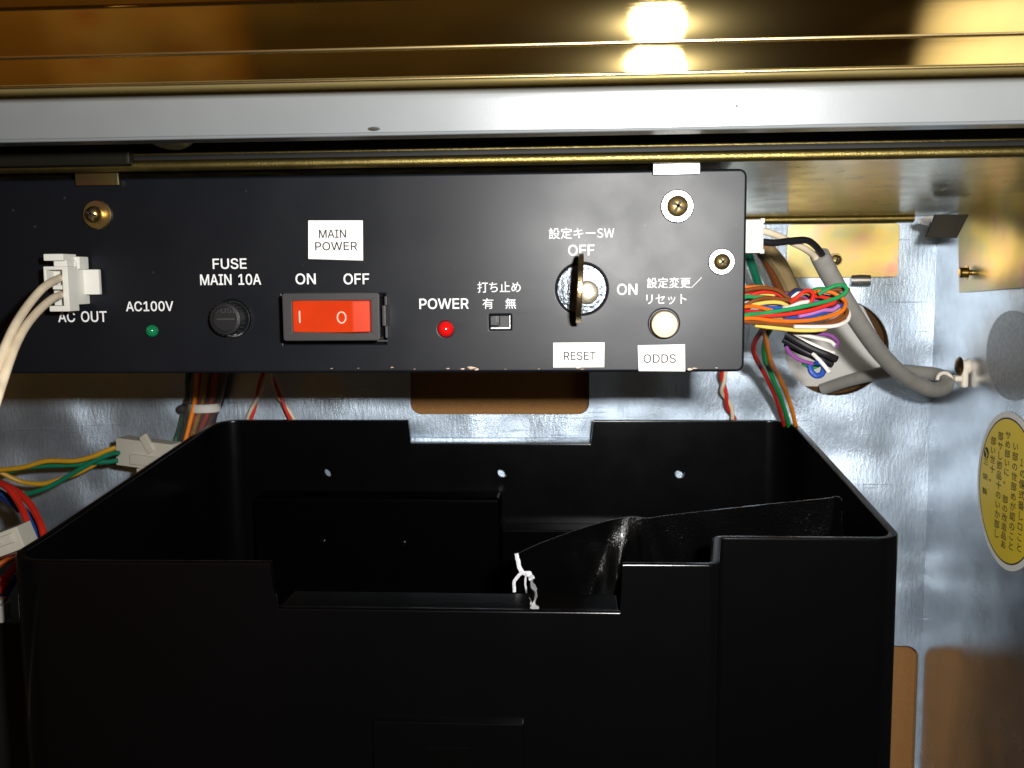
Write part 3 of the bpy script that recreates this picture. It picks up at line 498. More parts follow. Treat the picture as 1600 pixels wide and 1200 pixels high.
# ================================================================== front trims
def extrude_profile(prof, x0, x1, cap=True):
    """prof: closed loop of (Y, Z) swept along X"""
    bm = B(); A = [bm.verts.new((x0, y, z)) for y, z in prof]; C = [bm.verts.new((x1, y, z)) for y, z in prof]
    n = len(prof)
    for i in range(n): bm.faces.new((A[i], A[(i+1) % n], C[(i+1) % n], C[i]))
    if cap: bm.faces.new(A[::-1]); bm.faces.new(C)
    return bm
def slope_face(z0, z1, Y0, t0, t1, n=14):
    """face going down from z0 to z1 whose normal tips down by t0..t1 degrees"""
    pts = [(Y0, z0)]; y = Y0
    for i in range(n):
        t = rad(t0+(t1-t0)*(i+.5)/n); dz = (z1-z0)/n; y += -dz*math.tan(t); pts.append((y, z0+dz*(i+1)))
    return pts
def zc(py, Y, px=800): return P(px, py, Y).z
t = thing('gold_trim_strip', 'polished gold metal trim strip with ribs running along the very top', 'trim', (-.06, .24, zc(122, .24)))
f1 = slope_face(zc(-4, .234), zc(66, .234), .234, 7.0, 12.2)
f2 = slope_face(zc(75, .2365), zc(115, .2365), .2365, 6.0, 9.2)
up = [(.252, zc(-60, .234)), (.230, zc(-60, .234)), (.2322, zc(-7, .234)), (.2338, zc(-6, .234))]
prof = up + f1 + [(.2380, zc(70, .2365))] + f2 + [(.2405, zc(123, .2385)), (.252, zc(123, .2405))]
finish(extrude_profile(prof, -.34, .34), 'trim_face', M['gold'], t, angle=25)
def bead(py, Y, r, parent, material, name):
    bm = B(); z = zc(py, Y); tube(bm, [(-.34, Y, z), (0, Y, z), (.34, Y, z)], r, 16, 1); return finish(bm, name, material, parent)
bead(70.5, .2363, .00062, t, M['gold_bead'], 'bead'); bead(119.5, .2386, .00045, t, M['gold_bead'], 'bead')

t = thing('silver_rail', 'flat silver grey painted metal rail under the gold trim', 'rail', (-.06, .25, zc(207, .25)))
f = slope_face(zc(146, .247), zc(202, .247), .247, 5.4, 6.9, 6)
prof = [(.262, zc(137, .25)), (.2505, zc(137, .25)), (.2480, zc(140, .248)), (.2472, zc(143, .247))] + f + [(.2500, zc(203, .249)), (.262, zc(203, .249))]
finish(extrude_profile(prof, -.34, .34), 'rail_face', M['silver'], t, angle=50)
bm = B(); z = zc(205, .2488); tube(bm, [(-.34, .2492, z), (0, .2492, z), (.34, .2492, z)], .0005, 10, 1); finish(bm, 'edge_bead', M['silver'], t)
# paint chip on the lower edge and a pit in the face
bm = B(); c = P(584, 201.5, .2478); lathe(bm, c, (0, -1, -.12), [(.0013, -.0003), (.0012, .0001), (.0006, .0002), (0, .0002)], 9); bmesh.ops.scale(bm, vec=(1.3, 1, .42), verts=bm.verts[:], space=Matrix.Translation(-c))
finish(bm, 'paint_chip', M['slot'], t)
bm = B(); lathe(bm, P(1151, 166, .2476), (0, -1, -.12), [(.0004, -.0003), (.0004, .0002), (0, .0002)], 8); finish(bm, 'paint_chip', M['slot'], t)

# ================================================================== shelf over the control box
zl = .3318
t = thing('metal_shelf', 'passivated metal shelf with rounded brass coloured lip above the black control box', 'shelf', (-.06, .296, zl))
bm = B()
v = [bm.verts.new(q) for q in ((-.40, .294, zl), (XW-.001, .294, zl), (XW-.001, .4745, .3250), (-.40, .4745, .3250), (-.40, .294, zl+.001), (XW-.001, .294, zl+.001), (XW-.001, .4745, .3260), (-.40, .4745, .3260))]
for q in ((0, 1, 2, 3), (7, 6, 5, 4), (0, 4, 5, 1), (1, 5, 6, 2), (2, 6, 7, 3), (3, 7, 4, 0)): bm.faces.new([v[i] for i in q])
finish(bm, 'tray', M['zinc_tray'], t)
zt0, zt1 = zc(240, .2925), zc(258, .2925)
bm = B(); r = (zt0-zt1)/2; tube(bm, [(-.40, .2935, (zt0+zt1)/2), (0, .2935, (zt0+zt1)/2), (XW+.03, .2935, (zt0+zt1)/2)], r, 18, 1); finish(bm, 'lip', M['olive_zinc'], t)
bm = B(); box(bm, (-.40, .2945, zt0-.0003), (XW+.03, .2965, .352)); finish(bm, 'front_face', M['black_gap'], t)
bm = B(); z = zc(232, .294); box(bm, (-.40, .2936, z-.0002), (XW+.03, .2946, z+.0003), .0001); finish(bm, 'seam', M['olive_zinc'], t)
a = P(1165, 338, .4735); b_ = P(1428, 347, .4735)
bm = B(); tube(bm, [(-.2, .4738, (a.z+b_.z)/2), (0, .4738, (a.z+b_.z)/2), (b_.x, .4738, (a.z+b_.z)/2)], (a.z-b_.z)/2, 14, 1); finish(bm, 'rear_lip', M['olive_zinc'], t)
# hanging tab at the right end, the dark it mirrors put into its colour
q = [P(1461, 336, .42), P(1512, 336, .42), P(1494, 371, .42), P(1447, 370, .42)]
finish(upright(outline([[(p.x, p.z) for p in q]], .0005, .0002, 1), .42), 'hanging_tab', M['dark_olive'], t)
q = [P(1436, 342, .43), P(1456, 338, .43), P(1452, 352, .43), P(1440, 350, .43)]
finish(upright(outline([[(p.x, p.z) for p in q]], .0004, .0001, 1), .43), 'corner_lug', M['steel'], t)
# left: bracket plate and a screw head in the dark slot
bm = B(); a = P(-60, 228, .2885); b_ = P(203, 258, .2885); box(bm, (a.x, .2885, b_.z), (b_.x, .2925, a.z), .0012); finish(bm, 'end_bracket', M['dark_olive'], t)
bm = B(); c = P(265, 217, .286); lathe(bm, c, (0, -.3, -1), [(.0065, -.003), (.0065, 0), (.005, .0012), (0, .0016)], 24); finish(bm, 'screw', M['steel'], t)
for x0, y0, x1, y1, m in ((118, 270, 186, 290, 'yellow_zinc'), (1020, 253, 1094, 273, 'steel')):
    a, b0, c, d = panelrect(x0, y0, x1, y1, .2985); bm = B()
    box(bm, (a, .2980, b0), (c, .2990, d), .0003); finish(bm, 'mounting_tab', M[m], t)

# ================================================================== control box
zt_, zb_ = P(903, 271.5, YP).z, P(903, 577.5, YP).z
xr = P(1161, 420, YP).x; xl = -.196
BOX = thing('control_box', 'black metal power box with switches, lamps and white lettering', 'control box', (-.07, YP, zb_))
def hole(px, py, r, n=36): x, z = panelxz(px, py); return circ(x, z, r*YP/1520, n)[::-1]
def rhole(x0, y0, x1, y1, r): return rrect(*panelrect(x0, y0, x1, y1, YP), r)[::-1]
face = outline([rrect(xl, zb_, xr, zt_, .0016), hole(362, 498, 32), hole(909, 451.5, 42), hole(1037.5, 506, 25), hole(237.5, 517.5, 11.5), hole(696, 514.5, 14.5),
                rhole(439, 457, 605, 541, .0002), rhole(762, 489, 801, 518, .0008)], .0002, .0008, 4)
# the bevel grows the outline by its own depth: shrink back by offsetting the plate
plate = finish(upright(face, YP, .0010), 'face_plate', M['panel'], BOX)
bm = B(); box(bm, (xl+.001, YP+.0032, zb_+.0005), (xr-.0012, YP+.042, zt_-.0006), .0012); finish(bm, 'case', M['box'], BOX)
bm = B()
box(bm, (xl+.001, YP+.0018, zb_+.0004), (xr-.001, YP+.0034, zb_+.0012)); box(bm, (xl+.001, YP+.0018, zt_-.0014), (xr-.001, YP+.0034, zt_-.0006))
box(bm, (xr-.0018, YP+.0018, zb_+.0013), (xr-.001, YP+.0034, zt_-.0015)); finish(bm, 'case_rim', M['box'], BOX)

YT = YP-.00005
for txt, bx in (('AC OUT', (91, 486.5, 166.5, 503)), ('AC100V', (197, 471, 270.5, 486)), ('FUSE', (332.5, 404, 385, 420)), ('MAIN 10A', (313, 428.5, 407.5, 445)), ('ON', (462, 427.5, 493, 444)),
                ('OFF', (537, 427.5, 576.5, 444)), ('POWER', (655.5, 466.5, 732, 482.5)), ('OFF', (888, 382.5, 928.5, 399)), ('ON', (964.5, 443.5, 995.5, 460.5))):
    lettering(txt, bx, YT, M['ink_white'], BOX, .00006)
for txt, bx in (('打ち止め', (746, 440, 813.5, 457)), ('有', (754, 466, 771, 482.5)), ('無', (789.5, 466, 806.5, 482.5)), ('設定キーSW', (857.5, 355.5, 959.5, 373)), ('設定変更／', (1011, 433.5, 1096.5, 450)), ('リセット', (1010, 460, 1072.5, 475.5))):
    lettering(txt, bx, YT, M['ink_white'], BOX, .000012, latin={})

# paper labels stuck on the face
def label(quad, name='paper_label'):
    q = [panelxz(*p) for p in quad]
    return finish(upright(outline([q], .00006), YP-.00014), name, M['paper'], BOX, smooth=False)
l = label(((482, 404.5), (567.5, 407), (567, 344.5), (482, 344.5)))
lettering('MAIN', (498.5, 359, 540.5, 371.5), YP-.00023, M['ink_dark'], l, .000045); lettering('POWER', (492.5, 378, 558, 391), YP-.00023, M['ink_dark'], l, .000045)
l = label(((864.5, 574), (944, 573.5), (944.5, 535), (864.5, 535.5)))
lettering('RESET', (881, 549.5, 931, 562.5), YP-.00023, M['ink_dark'], l, .000045)
l = label(((998, 579.5), (1070.5, 580), (1070, 538), (996.5, 539.5)))
lettering('ODDS', (1005.5, 553.5, 1056, 567), YP-.00023, M['ink_dark'], l, .000045)

# screws with washers
def screw(px, py, rw, rh, wm, hm, parent, Y=YP, ax=(0, -1, 0), tilt=0, height=.0022, offset=(0, 0)):
    k = Y/1540
    c = P(px, py, Y); bm = B(); R = rh*k; hx = Vector((offset[0]*k, 0, -offset[1]*k))
    lathe(bm, c+Vector((0, -.0010, 0))+hx*0, ax, [(R, 0), (R, height*.45), (R*.86, height*.8), (R*.55, height), (0, height*1.05)], 28)
    s = finish(bm, 'screw', M[hm], parent)
    if rw:
        bm = B(); W = rw*k; lathe(bm, c, ax, [(W*.3, .0001), (W, .0001), (W, .0006), (W*.93, .0009), (R*.9, .0009)], 40); finish(bm, 'washer', M[wm], s)
    bm = B()
    for i in range(2):
        rot = Matrix.Rotation(rad(tilt+90*i), 3, 'Y')
        box(bm, c+Vector((-R*.62, -.0010-height*1.09, -R*.13)), c+Vector((R*.62, -.0010-height*.9, R*.13)), .00005, 1, rot)
    finish(bm, 'cross_slot', M['slot'], s)
    return s
screw(153, 335.5, 23, 13, 'yellow_zinc', 'screw', BOX, tilt=20, height=.0035)
screw(1058, 322.5, 25, 16, 'steel', 'screw', BOX, tilt=30); screw(1127, 409, 20, 12.5, 'steel', 'screw', BOX, tilt=50)

# fuse holder
x, z = panelxz(362, 497.5); c = Vector((x, YP, z)); k = YP/1540
bm = B(); lathe(bm, c, (0, -1, 0), [(30*k, -.0030), (30*k, -.0012), (26*k, -.0012), (25.5*k, .0050), (24*k, .0058), (19*k, .0060), (18*k, .0054), (0, .0054)], 40); fh = finish(bm, 'fuse_holder', M['knob'], BOX)
bm = B()
for i in range(24):
    a = 2*math.pi*i/24; p = c+Vector((25.6*k*math.cos(a), -.0022, 25.6*k*math.sin(a)))
    box(bm, p-Vector((.00022, .0026, .00022)), p+Vector((.00022, .0026, .00022)), 0, 1)
finish(bm, 'knurling', M['knob'], fh)
bm = B(); box(bm, c+Vector((-14*k, -.00575, -1.5*k)), c+Vector((14*k, -.0053, 1.5*k)), .0001); finish(bm, 'slot', M['bezel'], fh)
lettering('FUSE', (337, 481, 370, 489), YP-.00545, M['bezel'], fh, .00003)
ring = [(p[0], p[1]) for p in circ(x, z, 31*k, 20, rad(235), rad(305))]; ring += [(p[0], p[1]) for p in circ(x, z-1.5*k, 26*k, 20, rad(305), rad(235))]
finish(upright(outline([ring], .0002), YP+.0006), 'lock_ring', M['steel'], fh)

# lamps
def lamp(px, py, r, m, name):
    c = P(px, py, YP); R = r*YP/1540; bm = B()
    lathe(bm, c, (0, -1, 0), [(R, -.0028), (R, .0002)] + [(R*math.cos(a), .0002+R*1.0*math.sin(a)) for a in [rad(10*i) for i in range(1, 9)]] + [(0, .0002+R)], 28)
    return finish(bm, name, M[m], BOX, angle=60)
lamp(238, 517, 10, 'green_led', 'green_lamp'); lamp(696.5, 514, 13, 'red_led', 'red_lamp')

# main rocker switch, standing crooked in an opening cut too large
yf = .2905
o_ = panelrect(443, 459, 591.5, 531, yf); i_ = panelrect(455.5, 468.5, 581, 520, yf)
body = outline([rrect(*o_, .0006), rrect(*i_, .0004)[::-1]], .0004, .0003, 2)
sw = finish(upright(body, yf, .0007), 'rocker_switch', M['bezel'], BOX)
bm = B(); box(bm, (o_[0]+.0005, yf+.0012, o_[1]+.0005), (o_[2]-.0005, YP+.003, i_[1]-.0004), .0002); box(bm, (o_[0]+.0005, yf+.0012, i_[3]+.0004), (o_[2]-.0005, YP+.003, o_[3]-.0005), .0002)
box(bm, (o_[0]+.0005, yf+.0012, i_[1]-.0003), (i_[0]-.0004, YP+.003, i_[3]+.0003), .0002); box(bm, (i_[2]+.0004, yf+.0012, i_[1]-.0003), (o_[2]-.0005, YP+.003, i_[3]+.0003), .0002)
finish(bm, 'housing', M['knob'], sw)
bm = B()
cx = (o_[2])+.0004; box(bm, (cx, yf+.003, (o_[1]+o_[3])/2-.0030), (cx+.0012, YP+.001, (o_[1]+o_[3])/2+.0032), .0003); box(bm, (cx, YP-.0022, o_[1]), (cx+.0008, YP+.001, o_[3]-.001), .0002)
box(bm, (o_[0]+.001, YP-.0012, o_[1]-.0012), (o_[2]+.001, YP-.0004, o_[1]-.0007), .0001)
finish(bm, 'spring_clip', M['bezel'], sw)
xL, xR = i_[0]+.0002, i_[2]-.0002; xm = P(551, 495, yf-.003).x; yL, yM, yR = yf+.0002, yf-.0030, yf-.0021
zl0, zl1 = i_[1]+.0002, i_[3]-.0002
bm = B()
prof = [(xL, yf+.004), (xL, yL), (xL+(xm-xL)*.35, yL+(yM-yL)*.24), (xL+(xm-xL)*.7, yL+(yM-yL)*.62), (xm-.0004, yM), (xm+.0004, yM), (xR, yR), (xR, yf+.004)]
A = [bm.verts.new((p[0], p[1], zl0)) for p in prof]; C = [bm.verts.new((p[0], p[1], zl1)) for p in prof]
for i in range(len(prof)): j = (i+1) % len(prof); bm.faces.new((A[i], A[j], C[j], C[i]))
bm.faces.new(A); bm.faces.new(C[::-1])
bmesh.ops.bevel(bm, geom=[e for e in bm.edges if abs((e.verts[0].co-e.verts[1].co).z) < 1e-6 or e.verts[0].co.y < yf+.001 and abs(e.verts[0].co.x-xL) < 1e-6], offset=.0004, segments=3, profile=.5, affect='EDGES')
rk = finish(bm, 'rocker', M['rocker'], sw, angle=30)
def on_rocker(px): 
    x = P(px, 495, yf-.001).x; t = (x-xL)/(xm-xL)
    for a, b0, ya, yb in ((0, .35, 0, .24), (.35, .7, .24, .62), (.7, 1, .62, 1)):
        if t <= b0: s = ya+(yb-ya)*(t-a)/(b0-a); break
    return x, yL+(yM-yL)*s
x, y = on_rocker(467); z = P(467, 495, y).z
bm = B(); box(bm, (x-.00022, y-.00025, z-.0018), (x+.00022, y+.0004, z+.0018), .00008); finish(bm, 'mark', M['rocker_mark'], rk)
x, y = on_rocker(535.5); z = P(535, 496, y).z
mk = outline([circ(x, z, .00150, 32, rz=.00180), circ(x, z, .00112, 32, rz=.00142)[::-1]], .0003); upright(mk, 0)
for v in mk.verts: 
    tt = (v.co.x-xL)/(xm-xL); v.co.y += yL+(yM-yL)*(.62+(.38)*(tt-.7)/.3) if tt > .7 else yL+(yM-yL)*(.24+.38*(tt-.35)/.35)
finish(mk, 'mark', M['rocker_mark'], rk, smooth=False)

# slide switch
a, b0, c, d = panelrect(762, 489, 801, 518, YP+.0014)
bm = B(); box(bm, (a, YP+.0022, b0), (c, YP+.0031, d)); ss = finish(bm, 'slide_switch', M['bezel'], BOX)
bm = B(); box(bm, (a, YP+.0008, b0+.0005), (a+.0009, YP+.0020, d)); box(bm, (c-.0009, YP+.0008, b0+.0005), (c, YP+.0020, d)); box(bm, (a+.001, YP+.0010, b0+.0005), (c-.001, YP+.0020, b0+.0012)); finish(bm, 'metal_frame', M['steel'], ss)
a, b0, c, d = panelrect(766, 493, 781, 509, YP); bm = B(); box(bm, (a, YP-.0012, b0), (c, YP+.002, d), .0003)
for i in range(3): box(bm, (a+.0005+i*.0009, YP-.0014, b0+.0003), (a+.0009+i*.0009, YP-.0011, d-.0003), 0)
finish(bm, 'slider', M['knob'], ss)

# key lock
x, z = panelxz(909, 451.5); c = Vector((x, YP, z))
bm = B(); lathe(bm, c, (0, -1, 0), [(41*k, -.003), (41*k, .0002), (40*k, .0006), (38.6*k, .0002), (38.6*k, -.003)], 56); kl = finish(bm, 'key_lock', M['bezel'], BOX)
bm = B(); lathe(bm, c, (0, -1, 0), [(38*k, -.003), (38*k, .0002), (37*k, .0008), (21*k, .0011), (0, .0011)], 56); finish(bm, 'lock_face', M['chrome'], kl)
bm = B(); lathe(bm, P(917, 457, YP), (0, -1, 0), [(18*k, .0005), (18*k, .0016), (15*k, .0020), (8*k, .0022), (0, .0022)], 36); finish(bm, 'cylinder_core', M['core'], kl)

# push button
x, z = panelxz(1037.5, 506.5); c = Vector((x, YP, z))
bm = B(); lathe(bm, c, (0, -1, 0), [(20.5*k, -.003), (20.5*k, .0022), (19*k, .0028), (14*k, .0031), (0, .0033)], 40); pb = finish(bm, 'push_button', M['cream'], BOX)
bm = B(); lathe(bm, c, (0, -1, 0), [(24.2*k, -.003), (24.2*k, -.0002), (22*k, -.0002), (22*k, -.003)], 40); finish(bm, 'collar', M['knob'], pb)

# sockets on the box's right side
a = P(1165, 447, .322); b_ = P(1170, 518, .322)
bm = B(); box(bm, (xr-.001, .318, b_.z), (xr+.0012, .332, a.z), .0003); box(bm, (xr+.0004, .319, a.z-.0022), (xr+.0020, .330, a.z+.0016), .0003); finish(bm, 'side_socket', M['knob'], BOX)

# paint chips along the lower edge
bm = B()
random.seed(11)
for px, s in ((518, .5), (560, .5), (612, .7), (648, .5), (700, .6), (723, 1.0), (737, 1.6), (744, 1.0), (790, .5), (842, .6), (903, 1.0), (910, .8), (1078, 1.2), (1086, .9), (1120, .5)):
    p = P(px, 577.2-random.random()*3.0, YP)
    n = 7; ring = []
    for i in range(n):
        a = 2*math.pi*i/n; q = .0004*s*(.6+.8*random.random()); ring.append(bm.verts.new((p.x+1.8*q*math.cos(a), YP-.00006, p.z+.7*q*math.sin(a))))
    cc = bm.verts.new((p.x, YP-.00016, p.z))
    for i in range(n): bm.faces.new((ring[i], ring[(i+1) % n], cc))
finish(bm, 'bare_flecks', mat('bare_metal_fleck', (.42, .30, .22), .5, .3), BOX)['kind'] = 'stuff'

# ================================================================== key in the lock
kx = P(906, 451, .28).x
top, bot = P(906, 396, .279).z, P(909, 507, .279).z; mid = (top+bot)/2; hh = (top-bot)/2
prof = [(.2955, mid-.0028), (.2955, mid+.0028), (.2935, mid+.0032), (.2915, mid+hh*.75)]
prof += [(.2905-.0115*math.sin(a)*1.0, mid+hh*math.cos(a)) for a in [math.pi*i/16 for i in range(17)]]
prof += [(.2915, mid-hh*.75), (.2935, mid-.0032)]
bow = outline([prof, circ(.2862, mid+.0005, .0022, 18)[::-1]], .0005, .0003, 2)
sideways(bow, kx)
rot = Matrix.Rotation(rad(2.5), 3, 'Y'); cen = Vector((kx, 0, mid))
for v in bow.verts: v.co = cen + rot @ (v.co-cen)
tk = thing('key', 'small nickel key standing edge-on in the round chrome lock', 'key', (kx, .2955, mid))
finish(bow, 'bow', M['key'], tk)
bm = B(); box(bm, (kx-.0006, .2950, mid-.0026), (kx+.0006, .3040, mid+.0026), .0002); finish(bm, 'blade', M['key'], tk)

# ================================================================== plug on AC OUT with its two cream wires
yq = .2865
def pz(x0, y0, x1, y1, Y): return panelrect(x0, y0, x1, y1, Y)
a0, b0, c0_, d0 = pz(69, 416, 107, 487, yq)
t = thing('white_plug', 'white nylon plug with two cream wires pushed into the AC OUT socket', 'plug', ((a0+c0_)/2, yq, b0))
# hollow front collar: four walls round the wire entry
bm = B(); th = .0011
box(bm, (a0, yq, d0-th), (c0_, .2925, d0), .0003); box(bm, (a0+.0012, yq, b0), (c0_, .2925, b0+th*1.6), .0003)
box(bm, (c0_-.0018, yq, b0+th*1.6-.0002), (c0_, .2925, d0-th+.0002), .0003); box(bm, (a0, yq, b0+.0085), (a0+.0009, .2925, d0-th+.0002), .0003)
zmid = P(95, 449, yq).z; box(bm, (a0+.002, yq+.0010, zmid-.0007), (c0_-.0016, .2925, zmid+.0007), .0003)
box(bm, (a0+.0004, yq+.0045, b0+.001), (c0_-.001, .2930, d0-.001), .0003)
finish(bm, 'housing', M['nylon'], t)
bm = B()
box(bm, (a0+.0006, .2924, P(100, 476, .295).z), (c0_-.0004, YP+.0002, P(100, 408, .295).z), .0004)
finish(bm, 'socket_body', M['nylon'], t)
a1, b1, c1_, d1 = pz(114, 421, 154.5, 460.5, .2968)
bm = B(); box(bm, (c0_-.0006, .2968, b1), (c1_, .2986, d1), .0003); finish(bm, 'side_block', M['nylon'], t)
bm = B(); a1, b1, c1_, d1 = pz(67.5, 396.5, 98.5, 407.5, yq); box(bm, (a1, yq, b1), (c1_, .2945, d1), .0003); a1, b1, c1_, d1 = pz(82, 406, 103, 417, yq+.001); box(bm, (a1, yq+.0015, b1-.0004), (c1_, .296, d1), .0003)
a1, b1, c1_, d1 = pz(112, 404, 136, 421, .2955); box(bm, (c0_-.004, .2932, b1), (c0_+.0004, .2990, d1+.0006), .0004); finish(bm, 'latch', M['nylon'], t)
for pts in (((95, 434, .289), (88, 437, .284), (80, 441, .278), (66, 451, .270), (50, 469, .262), (34, 491, .252), (20, 515, .243), (6, 546, .235), (-8, 580, .228), (-24, 626, .222), (-50, 720, .23), (-70, 900, .26), (-60, 1150, .30)),
            ((96, 460, .289), (90, 463, .284), (83, 466, .278), (70, 476, .270), (55, 491, .261), (40, 510, .251), (27, 533, .242), (16, 560, .234), (4, 596, .227), (-10, 640, .221), (-36, 730, .23), (-58, 900, .26), (-50, 1150, .30))):
    bm = B(); tube(bm, [P(*p) for p in pts], .00115, 14, 8); finish(bm, 'wire', M['ivory'], t)

# ================================================================== wires beside the box
def run(bm, pts, r, conv=None, Y0=None, Y1=None, n=9, k=7):
    """pts in photo pixels (or a zoom's pixels through conv), each with its own distance or one sliding from Y0 to Y1"""
    out = []
    for i, p in enumerate(pts):
        x, y = conv(p[0], p[1]) if conv else (p[0], p[1])
        out.append(P(x, y, p[2] if len(p) > 2 else Y0+(Y1-Y0)*i/(len(pts)-1)))
    out = [v+Vector((random.uniform(-1, 1), random.uniform(-1, 1), random.uniform(-1, 1)))*.00022 for v in out]
    return tube(bm, out, r, n, k)
z1 = lambda x, y: (1150+x/6.667, 420+y/6.667)
z8 = lambda x, y: (1100+x/7.5, 540+y/7.5)
HX = P(1160, 490, .33)
har = thing('wire_harness', 'looped bundle of rainbow coloured wires at the right side of the black box', 'wires', (HX.x, .335, HX.z-.01))
R1 = .00067
for c, y0, y1, pts in (
    ('green', .325, .335, ((40, 492), (150, 478), (300, 455), (600, 408), (900, 350), (1080, 288), (1158, 225), (1125, 172), (1040, 172), (930, 222), (860, 260))),
    ('red', .326, .332, ((40, 508), (250, 490), (500, 475), (750, 445), (900, 400), (1010, 355), (1040, 330))),
    ('orange', .324, .338, ((40, 525), (180, 520), (400, 535), (700, 537), (950, 500), (1090, 440), (1140, 375), (1120, 310), (1000, 250), (850, 240))),
    ('brown', .325, .336, ((40, 552), (300, 572), (600, 592), (850, 597), (1020, 560), (1140, 490), (1168, 430))),
    ('white', .327, .337, ((600, 600), (900, 605), (1050, 590), (1150, 540), (1172, 490), (1165, 440))),
    ('yellow', .328, .331, ((200, 585), (340, 602), (600, 637), (800, 642), (910, 628), (940, 610))),
    ('brown', .334, .338, ((30, 235), (110, 225), (250, 203), (380, 205), (470, 245), (560, 310))),
    ('red', .338, .340, ((150, 270), (280, 240), (400, 248), (500, 285), (620, 320))),
    ('brown', .330, .336, ((30, 425), (110, 385), (200, 322), (320, 300), (480, 312), (640, 340))),
    ('yellow', .331, .336, ((100, 395), (200, 368), (330, 350), (460, 360), (560, 400))),
    ('orange', .330, .333, ((40, 400), (130, 395), (230, 402), (370, 440))),
    ('blue', .334, .335, ((240, 390), (330, 402), (450, 412), (560, 400))),
    ('white', .332, .336, ((500, 412), (560, 392), (660, 355), (780, 335))),
    ('red', .333, .336, ((560, 350), (620, 310), (690, 250), (755, 232), (812, 268), (780, 335), (690, 392))),
    ('blue', .331, .338, ((500, 505), (650, 498), (800, 488), (1000, 425), (1100, 385), (1130, 340))),
    ('violet', .330, .336, ((650, 500), (780, 470), (900, 435), (1000, 430), (1070, 390))),
    ('yellow', .339, .340, ((80, 290), (180, 272), (310, 262), (400, 270))),
    ('green', .336, .337, ((40, 300), (120, 295), (200, 288), (300, 300))),
    ('navy', .338, .341, ((540, 290), (590, 240), (640, 222), (720, 245), (800, 300))),
    ('white', .339, .340, ((520, 330), (570, 290), (650, 255), (720, 250))),
    ('orange', .340, .345, ((800, 250), (860, 238), (960, 240), (1060, 280), (1110, 330))),
    ('red', .339, .341, ((780, 310), (850, 288), (950, 302), (1040, 330))),
    ('orange', .337, .338, ((30, 210), (110, 198), (230, 188), (330, 200))),
    ('crimson', .332, .335, ((40, 460), (110, 445), (220, 440), (330, 450))),
    ('brown', .345, .348, ((560, 320), (700, 300), (880, 320), (1060, 390), (1110, 440))),
    ('purple', .344, .346, ((480, 270), (640, 275), (800, 330), (980, 390))),
    ('darkred', .342, .343, ((40, 330), (200, 300), (420, 330), (640, 390), (860, 420))),
    ):
    bm = B(); run(bm, pts, R1, z1, y0, y1, 8, 7); finish(bm, 'wire', M[c], har)
    c2 = random.choice(['brown', 'red', 'orange', 'yellow', 'white', 'blue', 'purple', 'green', 'darkred', 'grey'])
    dx, dy = random.uniform(-25, 10), random.uniform(-34, 34)
    bm = B(); run(bm, [(x+dx, min(600, max(215, y+dy))) for x, y in pts], R1, z1, y0+.005, y1+.005, 8, 7); finish(bm, 'wire', M[c2], har)

low = thing('wire_tails', 'short bundle of black, white and purple wire tails below the rainbow wires', 'wires', P(1225, 560, .34), None)
for c, y0, y1, r, pts in (
    ('purple', .345, .336, R1, ((640, 640), (850, 680), (980, 700), (1048, 755), (1038, 815))),
    ('white', .342, .336, R1, ((540, 660), (700, 695), (860, 725), (980, 760), (1030, 800))),
    ('white', .338, .331, R1, ((560, 690), (660, 732), (800, 795), (950, 850), (1022, 880))),
    ('black', .336, .329, .0012, ((520, 690), (650, 760), (800, 830), (950, 905), (1045, 948))),
    ('black', .340, .333, .0012, ((500, 740), (600, 800), (750, 880), (900, 955), (1005, 1003))),
    ('black', .345, .338, .0012, ((520, 780), (650, 850), (780, 900), (900, 960))),
    ('purple', .340, .334, R1, ((530, 810), (560, 870), (620, 930), (720, 975), (820, 985))),
    ('white', .332, .327, R1, ((800, 890), (850, 935), (915, 1010), (972, 1085))),
    ('green', .339, .336, R1, ((690, 985), (740, 1008), (800, 1025), (880, 1000))),
    ('blue', .334, .330, .0010, ((760, 1010), (782, 1075), (838, 1108), (895, 1090), (915, 1035), (880, 985), (830, 970)))):
    bm = B(); run(bm, pts, r, z1, y0, y1, 9, 7); finish(bm, 'wire', M[c], low)

tri = thing('wire_trio', 'red, green and orange wires hanging together down behind the black bin', 'wires', P(1200, 520, .34))
A = [z1(*p) for p in ((300, 560), (262, 655), (195, 745), (185, 860), (225, 975))]+[z8(*p) for p in ((640, 210), (760, 430), (860, 660), (935, 900), (975, 1080))]
bm = B(); run(bm, A, .00095, None, .345, .474); finish(bm, 'wire', M['red'], tri)
A = [z1(*p) for p in ((380, 590), (320, 700), (290, 830), (310, 980))]+[z8(*p) for p in ((735, 210), (830, 445), (920, 660), (980, 900), (1000, 1080))]
bm = B(); run(bm, A, .0010, None, .343, .474); finish(bm, 'wire', M['hotgreen'], tri)
A = [z1(*p) for p in ((240, 560), (300, 680), (318, 800), (342, 910), (390, 1020))]+[z8(*p) for p in ((850, 310), (950, 520), (1030, 750), (1085, 980), (1110, 1130))]
bm = B(); run(bm, A, .0010, None, .340, .474); finish(bm, 'wire', M['hotorange'], tri)

upb = thing('rear_wires', 'blurred brown, green and tan wires rising behind the white side plug', 'wires', P(1190, 440, .44))
for c, r, pts in (('tan', .0035, ((1195, 385), (1216, 412), (1232, 440), (1250, 485))), ('brown', .0022, ((1183, 385), (1197, 408), (1213, 438), (1228, 480))), ('deepgreen', .0018, ((1168, 392), (1176, 420), (1186, 445), (1205, 482))), ('orange', .0014, ((1188, 385), (1204, 412), (1219, 440), (1236, 482)))):
    bm = B(); run(bm, pts, r, None, .43, .452, 10); finish(bm, 'wire', M[c], upb)

